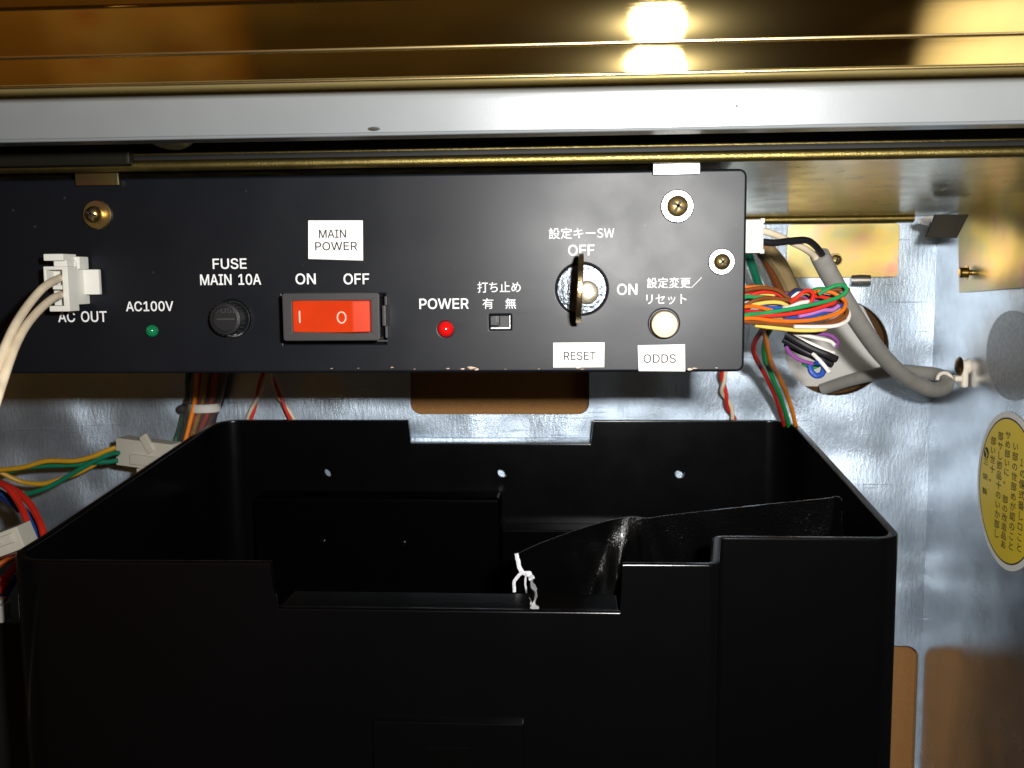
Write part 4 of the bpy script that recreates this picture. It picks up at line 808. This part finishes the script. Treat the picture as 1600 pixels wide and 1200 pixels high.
# white two-way side plug with the grey cable
t = thing('side_plug', 'white plug on the box\'s right side with a grey cable on black and white wires', 'cable', P(1175, 370, .335))
a, b0, c, d = panelrect(1160, 344, 1189, 396, .335)
bm = B(); box(bm, (a, .330, b0), (c, .342, d), .0004); box(bm, (c-.0012, .3294, d-.0012), (c+.0002, .331, d+.0003), .0002); box(bm, (c-.0012, .3294, b0-.0002), (c+.0002, .331, b0+.0012), .0002); box(bm, (a+.002, .3294, b0+.003), (a+.0036, .3304, d-.003), .0002)
finish(bm, 'plug_housing', M['nylon'], t)
bm = B(); run(bm, ((1186, 378, .336), (1210, 379, .338), (1236, 377, .341), (1258, 375, .345), (1272, 381, .350), (1282, 394, .355), (1292, 412, .358)), .00118, None, n=12); finish(bm, 'wire', M['black'], t)
bm = B(); run(bm, ((1186, 359, .337), (1210, 366, .340), (1236, 378, .346), (1258, 388, .351), (1272, 400, .356), (1284, 420, .359)), .00118, None, n=12); finish(bm, 'wire', M['ivory'], t)
bm = B(); run(bm, ((1279, 398, .357), (1300, 436, .362), (1327, 482, .370), (1352, 520, .380), (1378, 553, .391), (1404, 580, .403), (1428, 597, .413), (1450, 607, .420), (1466, 609, .426), (1478, 603, .432), (1477, 592, .438), (1462, 586, .444), (1436, 582, .449), (1404, 580, .455), (1370, 584, .462), (1330, 594, .471), (1300, 603, .4785), (1284, 609, .4815)), [.0034, .0028], None, n=16, k=8); finish(bm, 'grey_sheath', M['cablegrey'], t)

# ================================================================== brackets and clip on the metal walls
a, b0, c, d = panelrect(1231, 350, 1404, 433, .477)
t = thing('wall_plate', 'small yellow passivated plate on the back wall behind the grey cable', 'plate', ((a+c)/2, .477, b0))
finish(upright(outline([rrect(a, b0, c, d, .002)], .0004, .0002, 1), .4776), 'plate', M['yellow_zinc'], t)
screw(1305, 406, 10, 8, 'yellow_zinc', 'screw', t, Y=.4768, tilt=15)
bm = B(); p = P(1344, 448, .4776); lathe(bm, p+Vector((0, .0012, .003)), (1, 0, .0), [(0, -.0045), (.003, -.0045), (.0032, 0), (.003, .0045), (0, .0045)], 24)
finish(bm, 'curled_lug', M['steel'], t)

q = [PX(1499, 330, XW-.0012), PX(1690, 330, XW-.0012), PX(1690, 442, XW-.0012), PX(1501, 456.5, XW-.0012)]
t = thing('side_bracket', 'yellow passivated bracket with a protruding screw on the right side wall', 'bracket', (XW-.001, .43, q[3].z))
ztop = .3285
finish(sideways(outline([[(q[3].y, q[3].z), (q[0].y, ztop), (q[1].y, ztop), (q[2].y, q[2].z)]], .0005, .0002, 1), XW-.0012), 'plate', M['yellow_zinc'], t)
c = PX(1516, 426, XW-.002)
bm = B(); lathe(bm, c, (-1, 0, 0), [(.0012, 0), (.0012, .0014), (.0030, .0014), (.0031, .0018), (.0022, .0019), (.0022, .0040), (.0017, .0046), (0, .0048)], 24); finish(bm, 'screw', M['screw'], t)

c = PX(1513, 572, XW)
t = thing('cable_clip', 'translucent nylon cable clip screwed to the right side wall holding the grey cable', 'clip', (XW, c.y, c.z-.008))
bm = B(); lathe(bm, c, (-1, 0, 0), [(.0034, 0), (.0028, .0006), (.0026, .0024), (.0030, .0030), (.0030, .0034), (0, .0034)], 24)
box(bm, c+Vector((-.0034, -.003, -.0092)), c+Vector((-.0005, .003, -.001)), .0012, 3)
box(bm, c+Vector((-.0062, -.0025, -.0066)), c+Vector((-.0026, .0025, -.0040)), .0010, 3)
finish(bm, 'nylon_body', M['clip'], t)
bm = B(); p = P(1476, 594, .4335)
tube(bm, [p+Vector((.0030*math.cos(a), .001*math.sin(a), .0030*math.sin(a))) for a in [rad(-30+15*i) for i in range(15)]], .0008, 8, 2); finish(bm, 'clip_loop', M['clip'], t)
bm = B(); lathe(bm, c+Vector((-.0034, 0, 0)), (-1, 0, 0), [(.0040, 0), (.0041, .0004), (.0032, .0013), (.0016, .0019), (0, .0020)], 28); finish(bm, 'screw', M['screw_dark'], t)

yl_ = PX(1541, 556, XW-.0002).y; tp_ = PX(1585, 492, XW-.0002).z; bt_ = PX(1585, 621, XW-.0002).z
pd = finish(sideways(outline([circ(yl_-(tp_-bt_)*.75, (tp_+bt_)/2, (tp_-bt_)*.75, 48, rz=(tp_-bt_)*.55)], .00008), XW-.0002), 'round_patch', M['grey_patch'], smooth=False)  # thin dull grey disc laid on the right side wall
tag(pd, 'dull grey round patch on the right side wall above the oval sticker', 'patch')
# oval sticker on the right wall
XS = XW-.0003
tp, bt = PX(1571, 641, XS), PX(1577, 894, XS)
yl = PX(1527, 760, XS).y; yc = (tp.y+bt.y)/2; ry = yl-yc; zc_ = (tp.z+bt.z)/2; rz = (tp.z-bt.z)/2
st = finish(sideways(outline([circ(yc, zc_, ry, 64, rz=rz)], .00008), XS), 'oval_sticker', M['paper'], smooth=False)
tag(st, 'yellow oval sticker with white border and columns of dark print on the right wall', 'sticker')
finish(sideways(outline([circ(yc, zc_, ry*.925, 64, rz=rz*.925), circ(yc, zc_, ry*.905, 64, rz=rz*.905)[::-1]], .00003), XS-.0001), 'printed_ring', M['ink_black'], st, smooth=False)
finish(sideways(outline([circ(yc, zc_, ry*.905, 64, rz=rz*.905)], .00003), XS-.0001), 'yellow_field', M['sticker_yellow'], st, smooth=False)
# vertical columns, read downwards; nearer the viewer is further right
def column(text, frac, z0, z1_):
    """frac: -1 at the far (left) edge of the oval, +1 at the near edge"""
    n = len(text); h = (z1_-z0)*rz*2/n; yy = yc-ry*frac; loops = []; sz = h*.92; sy = ry*.18
    bm = bmesh.new()
    for i, ch in enumerate(text):
        if ch == ' ': continue
        _, cs = glyph(SMALL, ch); zz = zc_+rz-2*rz*z0-h*(i+.5)
        # seen from inside the cabinet the near edge is to the right, so the letters run towards -Y
        g = glyph_mesh([[(-(a/70-.5)*sy, (b/70-.38)*sz) for a, b in c][::-1] for c in cs], .00003)
        bmesh.ops.translate(g, verts=g.verts[:], vec=(yy, zz, 0)); me = bpy.data.meshes.new('glyph'); g.to_mesh(me); g.free(); bm.from_mesh(me); bpy.data.meshes.remove(me)
    finish(sideways(bm, XS-.00018), 'lettering', M['ink_black'], st, smooth=False)
for tx, fr, a, b0 in (('三 栄 製', -.72, .355, .60), ('部い世十。', -.50, .19, .50), ('部サし即品十のいか部し', -.27, .14, .84), ('サめ部いに。 部の改造品あ', -.04, .12, .88), ('い部の世部めが認のこと', .20, .17, .86), ('1の個式番しロこと', .44, .25, .84), ('この部品に十サと', .66, .28, .72)):
    column(tx, fr, a, b0)
lg = outline([circ(yc+ry*.72, zc_+rz*.36, ry*.085, 24, rz=ry*.085)], .00002)
for v in lg.verts: pass
finish(sideways(lg, XS-.00018), 'emblem', M['ink_black'], st, smooth=False)
bm = outline([[(yc+ry*.72+ry*.02, zc_+rz*.36-ry*.09), (yc+ry*.72-ry*.02, zc_+rz*.36-ry*.02), (yc+ry*.72+ry*.06, zc_+rz*.36+ry*.05), (yc+ry*.72+ry*.035, zc_+rz*.36+ry*.055), (yc+ry*.72-ry*.05, zc_+rz*.36-ry*.02), (yc+ry*.72+ry*.0, zc_+rz*.36-ry*.09)]], .00002)
finish(sideways(bm, XS-.00024), 'emblem_stroke', M['sticker_yellow'], st, smooth=False)

# ================================================================== black bin
Xl, Xr, Yf0, Yf1, Yb = -.1755, .1010, .290, .314, .4685
xs = P(1121, 860, .30).x               # where the front wall steps back
TB = .0031                              # wall thickness
zbin = .028
def rim(x, y):
    """rim height: level at the front, climbing to the back"""
    t = max(0., min(1., (y-Yf1)/(Yb-Yf1)))
    s = max(0., min(1., (xs-x)/(xs-Xl)))
    f = max(0., min(1., (Yf1-y)/(Yf1-Yf0)))
    return .2157-.0012*s*(1-t)-.0018*f+(.2314-.2157)*t
bin_ = thing('black_bin', 'open black plastic bin with a notched front and back edge', 'bin', ((Xl+Xr)/2, .38, zbin))
def ring_path():
    """centre line of the wall seen from above, anticlockwise from the front left, as (x, y)"""
    out = []
    def arc(cx, cy, r, a0, a1, n=8): out.extend([(cx+r*math.cos(rad(a0+(a1-a0)*i/n)), cy+r*math.sin(rad(a0+(a1-a0)*i/n))) for i in range(n+1)])
    h = TB/2
    arc(Xl+.013, Yf0+.013, .013-h, 180, 270)
    def seg(x0, y0, x1, y1, n):
        out.extend([(x0+(x1-x0)*i/n, y0+(y1-y0)*i/n) for i in range(1, n)])
    arc(xs-.004, Yf0+.004, .004-h, 270, 360, 5)
    arc(xs+.004, Yf1-.004+TB, .004-h*0-h, 180, 90, 5)
    arc(Xr-.008, Yf1+.008+h*0, .008-h, 270, 360)
    arc(Xr-.014, Yb-.014, .014-h, 0, 90)
    arc(Xl+.014, Yb-.014, .014-h, 90, 180)
    return out
path = ring_path()
# insert extra stations so that notches can start and stop exactly
nf0, nf1 = P(428, 950, Yf0).x, P(972, 955, Yf0).x; nb0, nb1 = P(642, 690, Yb).x, P(925, 690, Yb).x
def densify(path):
    out = []; n = len(path)
    for i in range(n):
        a, b = Vector(path[i]).to_3d(), Vector(path[(i+1) % n]).to_3d(); out.append(tuple(a.xy))
        ts = [k/max(1, int((b-a).length/.012)) for k in range(1, int((b-a).length/.012))]
        if abs(a.y-b.y) < 1e-5 and abs(a.x-b.x) > .02:
            for e in ((nf0, nf1) if a.y < .33 else (nb0, nb1)):
                t = (e-a.x)/(b.x-a.x)
                if 0 < t < 1: ts += [t-.0006/abs(b.x-a.x), t+.0006/abs(b.x-a.x)]
        for t in sorted(ts): out.append(tuple((a+(b-a)*t).xy))
    return out
path = densify(path)
path = [(x + (-.0042 if x < -.16 else .0022 if x > .08 else 0)*max(0, 1-(y-Yf0)/(Yb-Yf0)), y) for x, y in path]
zn_front = P(700, 954, Yf0).z; zn_back = P(780, 691.5, Yb-.001).z
def top_at(x, y):
    z = rim(x, y)
    if y < Yf0+.003 and nf0 < x < nf1: return zn_front
    if y > Yb-.004 and nb0 < x < nb1: return zn_back
    return z
bm = B(); n = len(path); cols = []
cxy = Vector(((Xl+Xr)/2, .39))
for i, (x, y) in enumerate(path):
    a, b = Vector(path[i-1]), Vector(path[(i+1) % n]); d = (b-a).normalized(); nrm = Vector((d.y, -d.x))
    zt_i = top_at(x, y); e = .0006
    row = []
    for off, z in ((TB/2, zbin), (TB/2, zt_i-e*1.2), (TB/2-e*.35, zt_i-e*.35), (TB/2-e*1.2, zt_i), (-TB/2+e*1.2, zt_i), (-TB/2+e*.35, zt_i-e*.35), (-TB/2, zt_i-e*1.2), (-TB/2, zbin+.003)):
        tp_ = 1-.010*(1-(z-zbin)/.19) if z < .1 else 1
        row.append(bm.verts.new((x+nrm.x*off, y+nrm.y*off, z)))
    cols.append(row)
for i in range(n):
    A, C = cols[i], cols[(i+1) % n]
    for j in range(7): bm.faces.new((A[j], C[j], C[j+1], A[j+1]))
shell = finish(bm, 'shell', M['black_plastic'], bin_, angle=40)
bm = B(); box(bm, (Xl+.003, Yf1, zbin), (Xr-.003, Yb-.003, zbin+.0025)); finish(bm, 'bottom', M['black_plastic'], bin_)
# ledge inside the front notch, shallow step on the back wall
bm = B(); box(bm, (nf0+.001, Yf0+TB-.0002, zn_front-.016), (nf1-.001, .3085, zn_front-.0004), .0006); finish(bm, 'front_ledge', M['black_gloss'], bin_)
a = P(395, 776, Yb-.018); b_ = P(781, 776, Yb-.018)
bm = B(); box(bm, (a.x, Yb-.018, zbin+.002), (b_.x, Yb-TB-.0001, a.z), .002, 3); finish(bm, 'rear_step', M['black_matt'], bin_)
a2 = P(785, 828, Yb-.016); bm = B(); box(bm, (b_.x+.0004, Yb-.016, zbin+.002), (P(1000, 828, Yb-.016).x, Yb-TB-.0001, a2.z), .0008); finish(bm, 'rear_step', M['black_matt'], bin_)
for px, py in ((505, 846), (631, 848)):
    bm = B(); lathe(bm, P(px, py, Yb-.0185), (0, -1, .1), [(.0014, -.0008), (.0012, .0006), (0, .0011)], 16); finish(bm, 'stud', M['black_gloss'], bin_)
# the three holes through the back, as bright openings: short open sleeves cut by the boolean below
cut = B()
for px, py in ((507, 743), (783, 744), (1065, 745.5)):
    lathe(cut, P(px, py, Yb-.010)+Vector((0, 0, 0)), (0, 1, 0), [(0, 0), (.0023, 0), (.0023, .02), (0, .02)], 20)
cutter = finish(cut, 'cutter', M['black_plastic'], None, origin=(0, 0, 0))
md = shell.modifiers.new('holes', 'BOOLEAN'); md.object = cutter; md.operation = 'DIFFERENCE'; md.solver = 'EXACT'; wn = None
dg = bpy.context.evaluated_depsgraph_get(); new = bpy.data.meshes.new_from_object(shell.evaluated_get(dg)); shell.modifiers.clear(); shell.data = new; wn = shell.modifiers.new('even_normals', 'WEIGHTED_NORMAL'); wn.keep_sharp = True; wn.weight = 100
bpy.data.objects.remove(cutter)
# front latch boss
def boss(x0, y0, x1, y1, th, m, parent, name):
    a, b0, c, d = panelrect(x0, y0, x1, y1, Yf0)
    bm = B(); box(bm, (a, Yf0-th, b0), (c, Yf0+.0005, d), .0004); return finish(bm, name, M[m], parent)
bs = boss(587, 1124, 819, 1300, .0026, 'black_plastic', bin_, 'boss')
boss(667, 1161, 737, 1300, .0028, 'black_gloss', bs, 'latch')

# ================================================================== black flap inside the bin, torn at its left end
TOP = [(808, 866, .330), (830, 855, .336), (860, 843, .342), (905, 827, .350), (945, 815, .357), (975, 809, .361), (992, 808, .3625), (1012, 810, .3615), (1040, 806, .3605), (1100, 799, .359), (1200, 788, .357), (1290, 779, .355), (1306, 776, .3535), (1314, 778, .3505), (1316, 783, .3475)]
top = spline([P(*p) for p in TOP], 6)
bm = B(); rows = []; nz_ = 14; depth = .060
for i, p in enumerate(top):
    row = []
    for j in range(nz_+1):
        s = j/nz_; z = p.z-depth*s
        g_ = min(1., 1.0*math.exp(-((i-34+s*9)/5.5)**2)+math.exp(-((i-len(top)+7)/4.)**2)); lean = .016*s*(1-g_) - .021*s*g_
        rip = (.0007*math.sin(i*.33+s*5)+.0006*math.sin(i*.9-s*11)+.0004*math.sin(i*1.7+s*17))*min(1, s*3)
        row.append(bm.verts.new((p.x + .010*s*(-1 if i < 36 else .3)*math.exp(-((i-36)/14.)**2), p.y+lean+rip, z)))
    rows.append(row)
for A, C in zip(rows, rows[1:]):
    for j in range(nz_): bm.faces.new((A[j], C[j], C[j+1], A[j+1]))
flap = thing('plastic_flap', 'crinkled glossy black plastic flap with a torn white edge inside the bin', 'flap', P(1000, 950, .35))
fm = mat('black_crinkled_sheet', (.0018, .0016, .0016), .25, 0, .6, bump=.7, bscale=1500, coat=.4)
back_rows = [[bm.verts.new(v.co+Vector((0, .0009, 0))) for v in row] for row in rows]
for A, C in zip(back_rows, back_rows[1:]):
    for j in range(nz_): bm.faces.new((A[j+1], C[j+1], C[j], A[j]))
for i in range(len(rows)-1):
    for j in (0, nz_): bm.faces.new((rows[i][j], rows[i+1][j], back_rows[i+1][j], back_rows[i][j]))
for i in (0, len(rows)-1):
    for j in range(nz_): bm.faces.new((rows[i][j], rows[i][j+1], back_rows[i][j+1], back_rows[i][j]))
finish(bm, 'sheet', fm, flap, angle=40)
def torn(pts, r, Y):
    """a ragged strip of whitened plastic: uneven width, torn teeth, some thickness"""
    random.seed(int(pts[0][0]*7))
    ctr = spline([P(q[0], q[1], q[2] if len(q) > 2 else Y) for q in pts], 5); bm = B(); secs = []
    r0, r1 = (r if isinstance(r, list) else (r, r))
    for i, p in enumerate(ctr):
        tg = (ctr[min(i+1, len(ctr)-1)]-ctr[max(i-1, 0)]).normalized(); sd = tg.cross(Vector((0, 1, 0))).normalized()
        k_ = 1.25*(r0+(r1-r0)*i/(len(ctr)-1)); a_, b2 = k_*random.uniform(.78, 1.22), k_*random.uniform(.78, 1.22); d = .0003
        secs.append([bm.verts.new(p+sd*a_+Vector((0, -d*random.uniform(.3, 1), 0))), bm.verts.new(p+Vector((0, -d*1.6, 0))), bm.verts.new(p-sd*b2+Vector((0, -d*random.uniform(.3, 1), 0))), bm.verts.new(p-sd*b2+Vector((0, d, 0))), bm.verts.new(p+sd*a_+Vector((0, d, 0)))])
    for A, C in zip(secs, secs[1:]):
        for m_ in range(5): bm.faces.new((A[m_], A[(m_+1) % 5], C[(m_+1) % 5], C[m_]))
    bm.faces.new(secs[0]); bm.faces.new(secs[-1][::-1]); return bm
z9 = lambda L_: [(780+q[0]/2.5, 740+q[1]/2.5, *q[2:]) for q in L_]
finish(torn(z9([(66, 312), (72, 335), (78, 360), (88, 382), (104, 390)]), .00055, .328), 'torn_edge', M['fracture'], flap)
finish(torn(z9([(90, 386), (74, 400), (60, 420), (58, 440), (60, 462)]), .00042, .327), 'torn_edge', M['fracture'], flap)
finish(torn(z9([(104, 388), (120, 396), (130, 420), (137, 460, .3095), (141, 500, .300), (138, 530, .2925)]), [.0007, .0010], .3265), 'torn_edge', M['fracture'], flap)
finish(torn(z9([(104, 392), (102, 430), (108, 465)]), .00026, .3272), 'torn_edge', M['fracture'], flap)
finish(torn(z9([(120, 490, .304), (128, 505, .299), (122, 528, .293)]), .00040, .3262), 'torn_edge', M['fracture'], flap)

# ================================================================== left side: connectors and wires behind the bin
z7 = lambda x, y: (x/4.287, y/4.287+580)
t = thing('inline_connector', 'ivory nylon inline connector with yellow and green wires behind the bin', 'connector', P(230, 715, .445))
cc = P(226, 709, .440); rot = Matrix.Rotation(rad(-16), 3, 'Z') @ Matrix.Rotation(rad(3), 3, 'Y')
bm = B()
box(bm, cc+Vector((-.013, -.004, -.0060)), cc+Vector((.018, .004, .0068)), .0005, 2)
bmc = B(); box(bmc, cc+Vector((-.0145, -.0034, -.0052)), cc+Vector((-.0128, .0034, -.0040)), .0003); bmc.free()
box(bm, cc+Vector((-.004, -.0054, -.0044)), cc+Vector((.012, -.0038, .0004)), .0004); box(bm, cc+Vector((.003, -.0050, .0014)), cc+Vector((.007, -.0030, .0102)), .0004, 2, Matrix.Rotation(rad(-35), 3, 'Y'))
box(bm, cc+Vector((.000, -.0056, -.0082)), cc+Vector((.010, -.0030, -.0058)), .0004)
bmesh.ops.rotate(bm, verts=bm.verts[:], cent=cc, matrix=rot); finish(bm, 'housing', M['nylon_grey'], t)
bm = B(); box(bm, cc+Vector((-.01315, -.0028, -.0046)), cc+Vector((-.01295, .0028, .0054)), 0); bmesh.ops.rotate(bm, verts=bm.verts[:], cent=cc, matrix=rot); finish(bm, 'wire_entry', M['slot'], t)
for c, Y0, Y1, pts in (('mustard', .432, .425, ((775, 512), (740, 520), (690, 540), (620, 572), (500, 600), (310, 604), (160, 645), (0, 664), (-160, 670))), ('deepgreen', .430, .432, ((800, 545), (740, 555), (650, 590), (540, 650), (400, 740), (280, 795), (160, 825), (40, 830), (-120, 810))),
                       ('deepgreen', .438, .432, ((790, 598), (720, 605), (640, 612), (500, 630), (320, 630), (180, 645), (0, 680), (-120, 690))), ('mustard', .440, .428, ((640, 620), (520, 680), (400, 724), (280, 752), (160, 746), (80, 718), (0, 676), (-100, 640)))):
    bm = B(); run(bm, pts, .00112, z7, Y0, Y1, 10); finish(bm, 'wire', M[c], t)
t = thing('red_blue_cable', 'thick red and blue wires curving down into a grey connector at the left edge', 'wires', P(30, 800, .40))
for c, Y0, Y1, pts in (('red', .40, .372, ((-120, 760), (-30, 745), (50, 785), (125, 875), (168, 965), (195, 1060), (205, 1180))), ('red', .41, .380, ((-100, 725), (0, 745), (100, 800), (190, 880), (240, 960), (285, 1050), (305, 1180))),
                       ('blue', .415, .388, ((-120, 800), (-10, 805), (70, 860), (150, 920), (210, 1000), (245, 1080), (255, 1180))), ('blue', .42, .40, ((-120, 850), (0, 850), (70, 880), (130, 930)))):
    bm = B(); run(bm, pts, .0014, z7, Y0, Y1, 10); finish(bm, 'wire', M[c], t)
cc = P(12, 845, .352); bm = B(); rot = Matrix.Rotation(rad(-20), 3, 'Y')
box(bm, cc+Vector((-.012, -.005, -.0045)), cc+Vector((.0085, .005, .0042)), .0006); box(bm, cc+Vector((-.010, -.0062, -.001)), cc+Vector((.006, -.0045, .0026)), .0005)
box(bm, cc+Vector((-.008, -.0066, .0002)), cc+Vector((.002, -.0058, .0014)), .0003)
bmesh.ops.rotate(bm, verts=bm.verts[:], cent=cc, matrix=rot); finish(bm, 'housing', M['nylon_grey'], t)
t = thing('lower_wires', 'red, orange and blue wires with a white plug low at the left edge', 'wires', P(5, 920, .36))
for c, pts in (('red', ((-20, 935), (2, 920), (12, 900), (24, 885), (40, 880))), ('orange', ((-20, 892), (4, 880), (20, 872), (40, 866))), ('darkred', ((-20, 872), (10, 866), (40, 860))), ('blue', ((-20, 950), (2, 938), (14, 918), (26, 900))), ('red', ((-20, 910), (5, 905), (20, 890), (36, 872)))):
    bm = B(); run(bm, pts, .0013, None, .352, .360); finish(bm, 'wire', M[c], t)
cc = P(2, 950, .352); bm = B(); box(bm, cc+Vector((-.006, -.003, -.005)), cc+Vector((.0022, .003, .0018)), .0006); box(bm, cc+Vector((-.006, -.003, .0022)), cc+Vector((.0018, .002, .0040)), .0006); finish(bm, 'plug', M['nylon'], t)

a = P(0, 978, .36)  # plain black block filling the lower left beside the bin
bm = B(); box(bm, (-.30, .362, .021), (-.196, .455, a.z), .002); tag(finish(bm, 'black_block', M['black_gap']), 'plain black block low at the left edge beside the bin', 'box')

# cable loom in clear sleeve with a tie
z6 = lambda x, y: (260+x/7.27, 570+y/7.27)
t = thing('sleeved_loom', 'loom of orange, yellow and red wires in clear sleeving held by a white tie', 'wires', P(310, 640, .45))
for c, dx, Yd in (('hotorange', 0, .448), ('red', 40, .452), ('mustard', 92, .449), ('darkred', 140, .453), ('red', 190, .450), ('darkred', 250, .454), ('black', -60, .453), ('black', 310, .456), ('deepgreen', -90, .456)):
    k_ = 1 if dx < 280 else 1.2
    pts = ((370+dx*1.25, -60), (345+dx*1.15, 120), (318+dx, 420), (285+dx*.85, 600), (240+dx*.75, 780), (190+dx*.7, 950))
    bm = B(); run(bm, pts, .00105, z6, Yd+.0215, Yd+.0215, 9); finish(bm, 'wire', M[c], t)
bm = B(); run(bm, ((560, -60), (505, 120), (410, 420), (365, 600), (320, 790), (260, 960)), .0090, z6, .474, .474, 20); bmesh.ops.scale(bm, vec=(1, .55, 1), verts=bm.verts[:], space=Matrix.Translation((0, -.474, 0)))
for f in [f for f in bm.faces if len(f.verts) > 4]: bm.faces.remove(f)
finish(bm, 'clear_sleeve', M['rib'], t)
a = P(*z6(210, 455), .468); b_ = P(*z6(562, 548), .468)
bm = B(); 
for s in range(13):
    pass
tie = [((a.x+b_.x)/2+(b_.x-a.x)/2*math.cos(rad(q)), .474+.0062*math.sin(rad(q))) for q in range(0, 360, 12)]
tin = [((a.x+b_.x)/2+((b_.x-a.x)/2-.0006)*math.cos(rad(q)), .474+.0056*math.sin(rad(q))) for q in range(0, 360, 12)]
bt = outline([tie, tin[::-1]], (a.z-b_.z)/2)
for v in bt.verts: v.co = Vector((v.co.x, v.co.y, (a.z+b_.z)/2+v.co.z))
finish(bt, 'cable_tie', M['nylon'], t)
bm = B(); p = P(*z6(178, 500), .470); lathe(bm, p, (0, -1, 0), [(.0022, -.002), (.0022, .001), (.0015, .0018), (0, .002)], 16); finish(bm, 'tie_head', M['bezel'], t)

# twisted pairs
def twisted(label, pts, Y0, Y1, turns, r, ph=0, conv=None):
    base = []
    for i, p in enumerate(pts):
        x, y = conv(*p) if conv else p; base.append(P(x, y, Y0+(Y1-Y0)*i/(len(pts)-1)))
    c = spline(base, 10); n = len(c)
    t = thing('twisted_pair', label, 'wires', c[-1], 'red and white twisted wire pairs')
    for k_, m in ((0, 'red'), (math.pi, 'ivory')):
        q = []
        for i, p in enumerate(c):
            a = ph+k_+turns*2*math.pi*i/n; tg = (c[min(i+1, n-1)]-c[max(i-1, 0)]).normalized(); x = tg.cross(Vector((0, 1, 0))).normalized(); y = tg.cross(x)
            q.append(p+(x*math.cos(a)+y*math.sin(a))*r*1.02)
        bm = B(); tube(bm, q, r, 8, raw=True); finish(bm, 'wire', M[m], t)
twisted('red and white twisted pair slanting left under the box, near the sleeved loom', ((1130, -80), (1105, 90), (1060, 280), (1000, 460), (930, 640), (880, 760)), .470, .474, 1.35, .00085, 0, z6)
twisted('red and white twisted pair slanting right under the box, left of the brown card', ((1160, -80), (1180, 90), (1240, 280), (1330, 440), (1430, 620), (1500, 760)), .470, .474, 1.35, .00085, 2.6, z6)
twisted('red and white twisted pair hanging under the box\'s right corner', ((1132, 560), (1130, 590), (1131, 612), (1138, 632), (1146, 655), (1150, 680)), .460, .474, 2.2, .0009, 1.0)

# ================================================================== what the gold trim mirrors: the room behind the camera and an added panel
bm = B(); box(bm, (-.4395, -.93, -.9), (1.2, -.91, 1.2)); structure(finish(bm, 'dark_room_wall', mat('dark_room_wall', (.16, .125, .07), .7, 0, .2, var=.5, vscale=3), origin=(.4, -.92, -.9)))
bm = B(); box(bm, (-1.9, -.92, -.9), (-.44, -.90, 1.2)); structure(finish(bm, 'room_wall', mat('tan_room_wall', (.36, .21, .07), .8, 0, .2, var=.2, vscale=4), origin=(-1.2, -.91, -.9)))
ps = thing('wall_poster', 'faded printed poster on the room wall, mirrored in the left of the gold trim', 'poster', (-.58, -.9, .05))
bm = B(); box(bm, (-.71, -.8995, .05), (-.47, -.898, .42)); finish(bm, 'sheet', mat('poster_paper', (.46, .33, .16), .7, 0, .2, var=.25, vscale=9), ps, smooth=False)
random.seed(5)
for m_, cnt in ((mat('poster_red', (.38, .08, .03), .7), 11), (mat('poster_dark', (.06, .05, .04), .7), 9), (mat('poster_pale', (.55, .48, .34), .7), 9)):
    bm = B()
    for i in range(cnt):
        x, z, r = random.uniform(-.69, -.49), random.uniform(.08, .40), random.uniform(.008, .026); y = -.8975+.0003*random.random()
        vs = [bm.verts.new((x+r*random.uniform(.5, 1.2)*math.cos(q), y, z+r*random.uniform(.5, 1.3)*math.sin(q))) for q in [i_*math.pi/4 for i_ in range(8)]]; bm.faces.new(vs)
    finish(bm, 'print', m_, ps, smooth=False)
dp = outline([[(-.065, .293), (-.04, .305), (-.01, .326), (.03, .343), (.07, .352), (.13, .3575), (.19, .360), (.19, .318), (.10, .316), (.06, .306), (.02, .312), (-.02, .300)]], .001, .0005, 2)  # unseen panel added to give the pale reflection in the trim
tag(finish(sideways(dp, .137), 'mirrored_panel', mat('pale_cream_panel', (.42, .37, .29), .6, 0, .3, var=.1, vscale=30)), 'pale cream panel added out of view, shaped for its reflection at the right of the gold trim', 'panel')
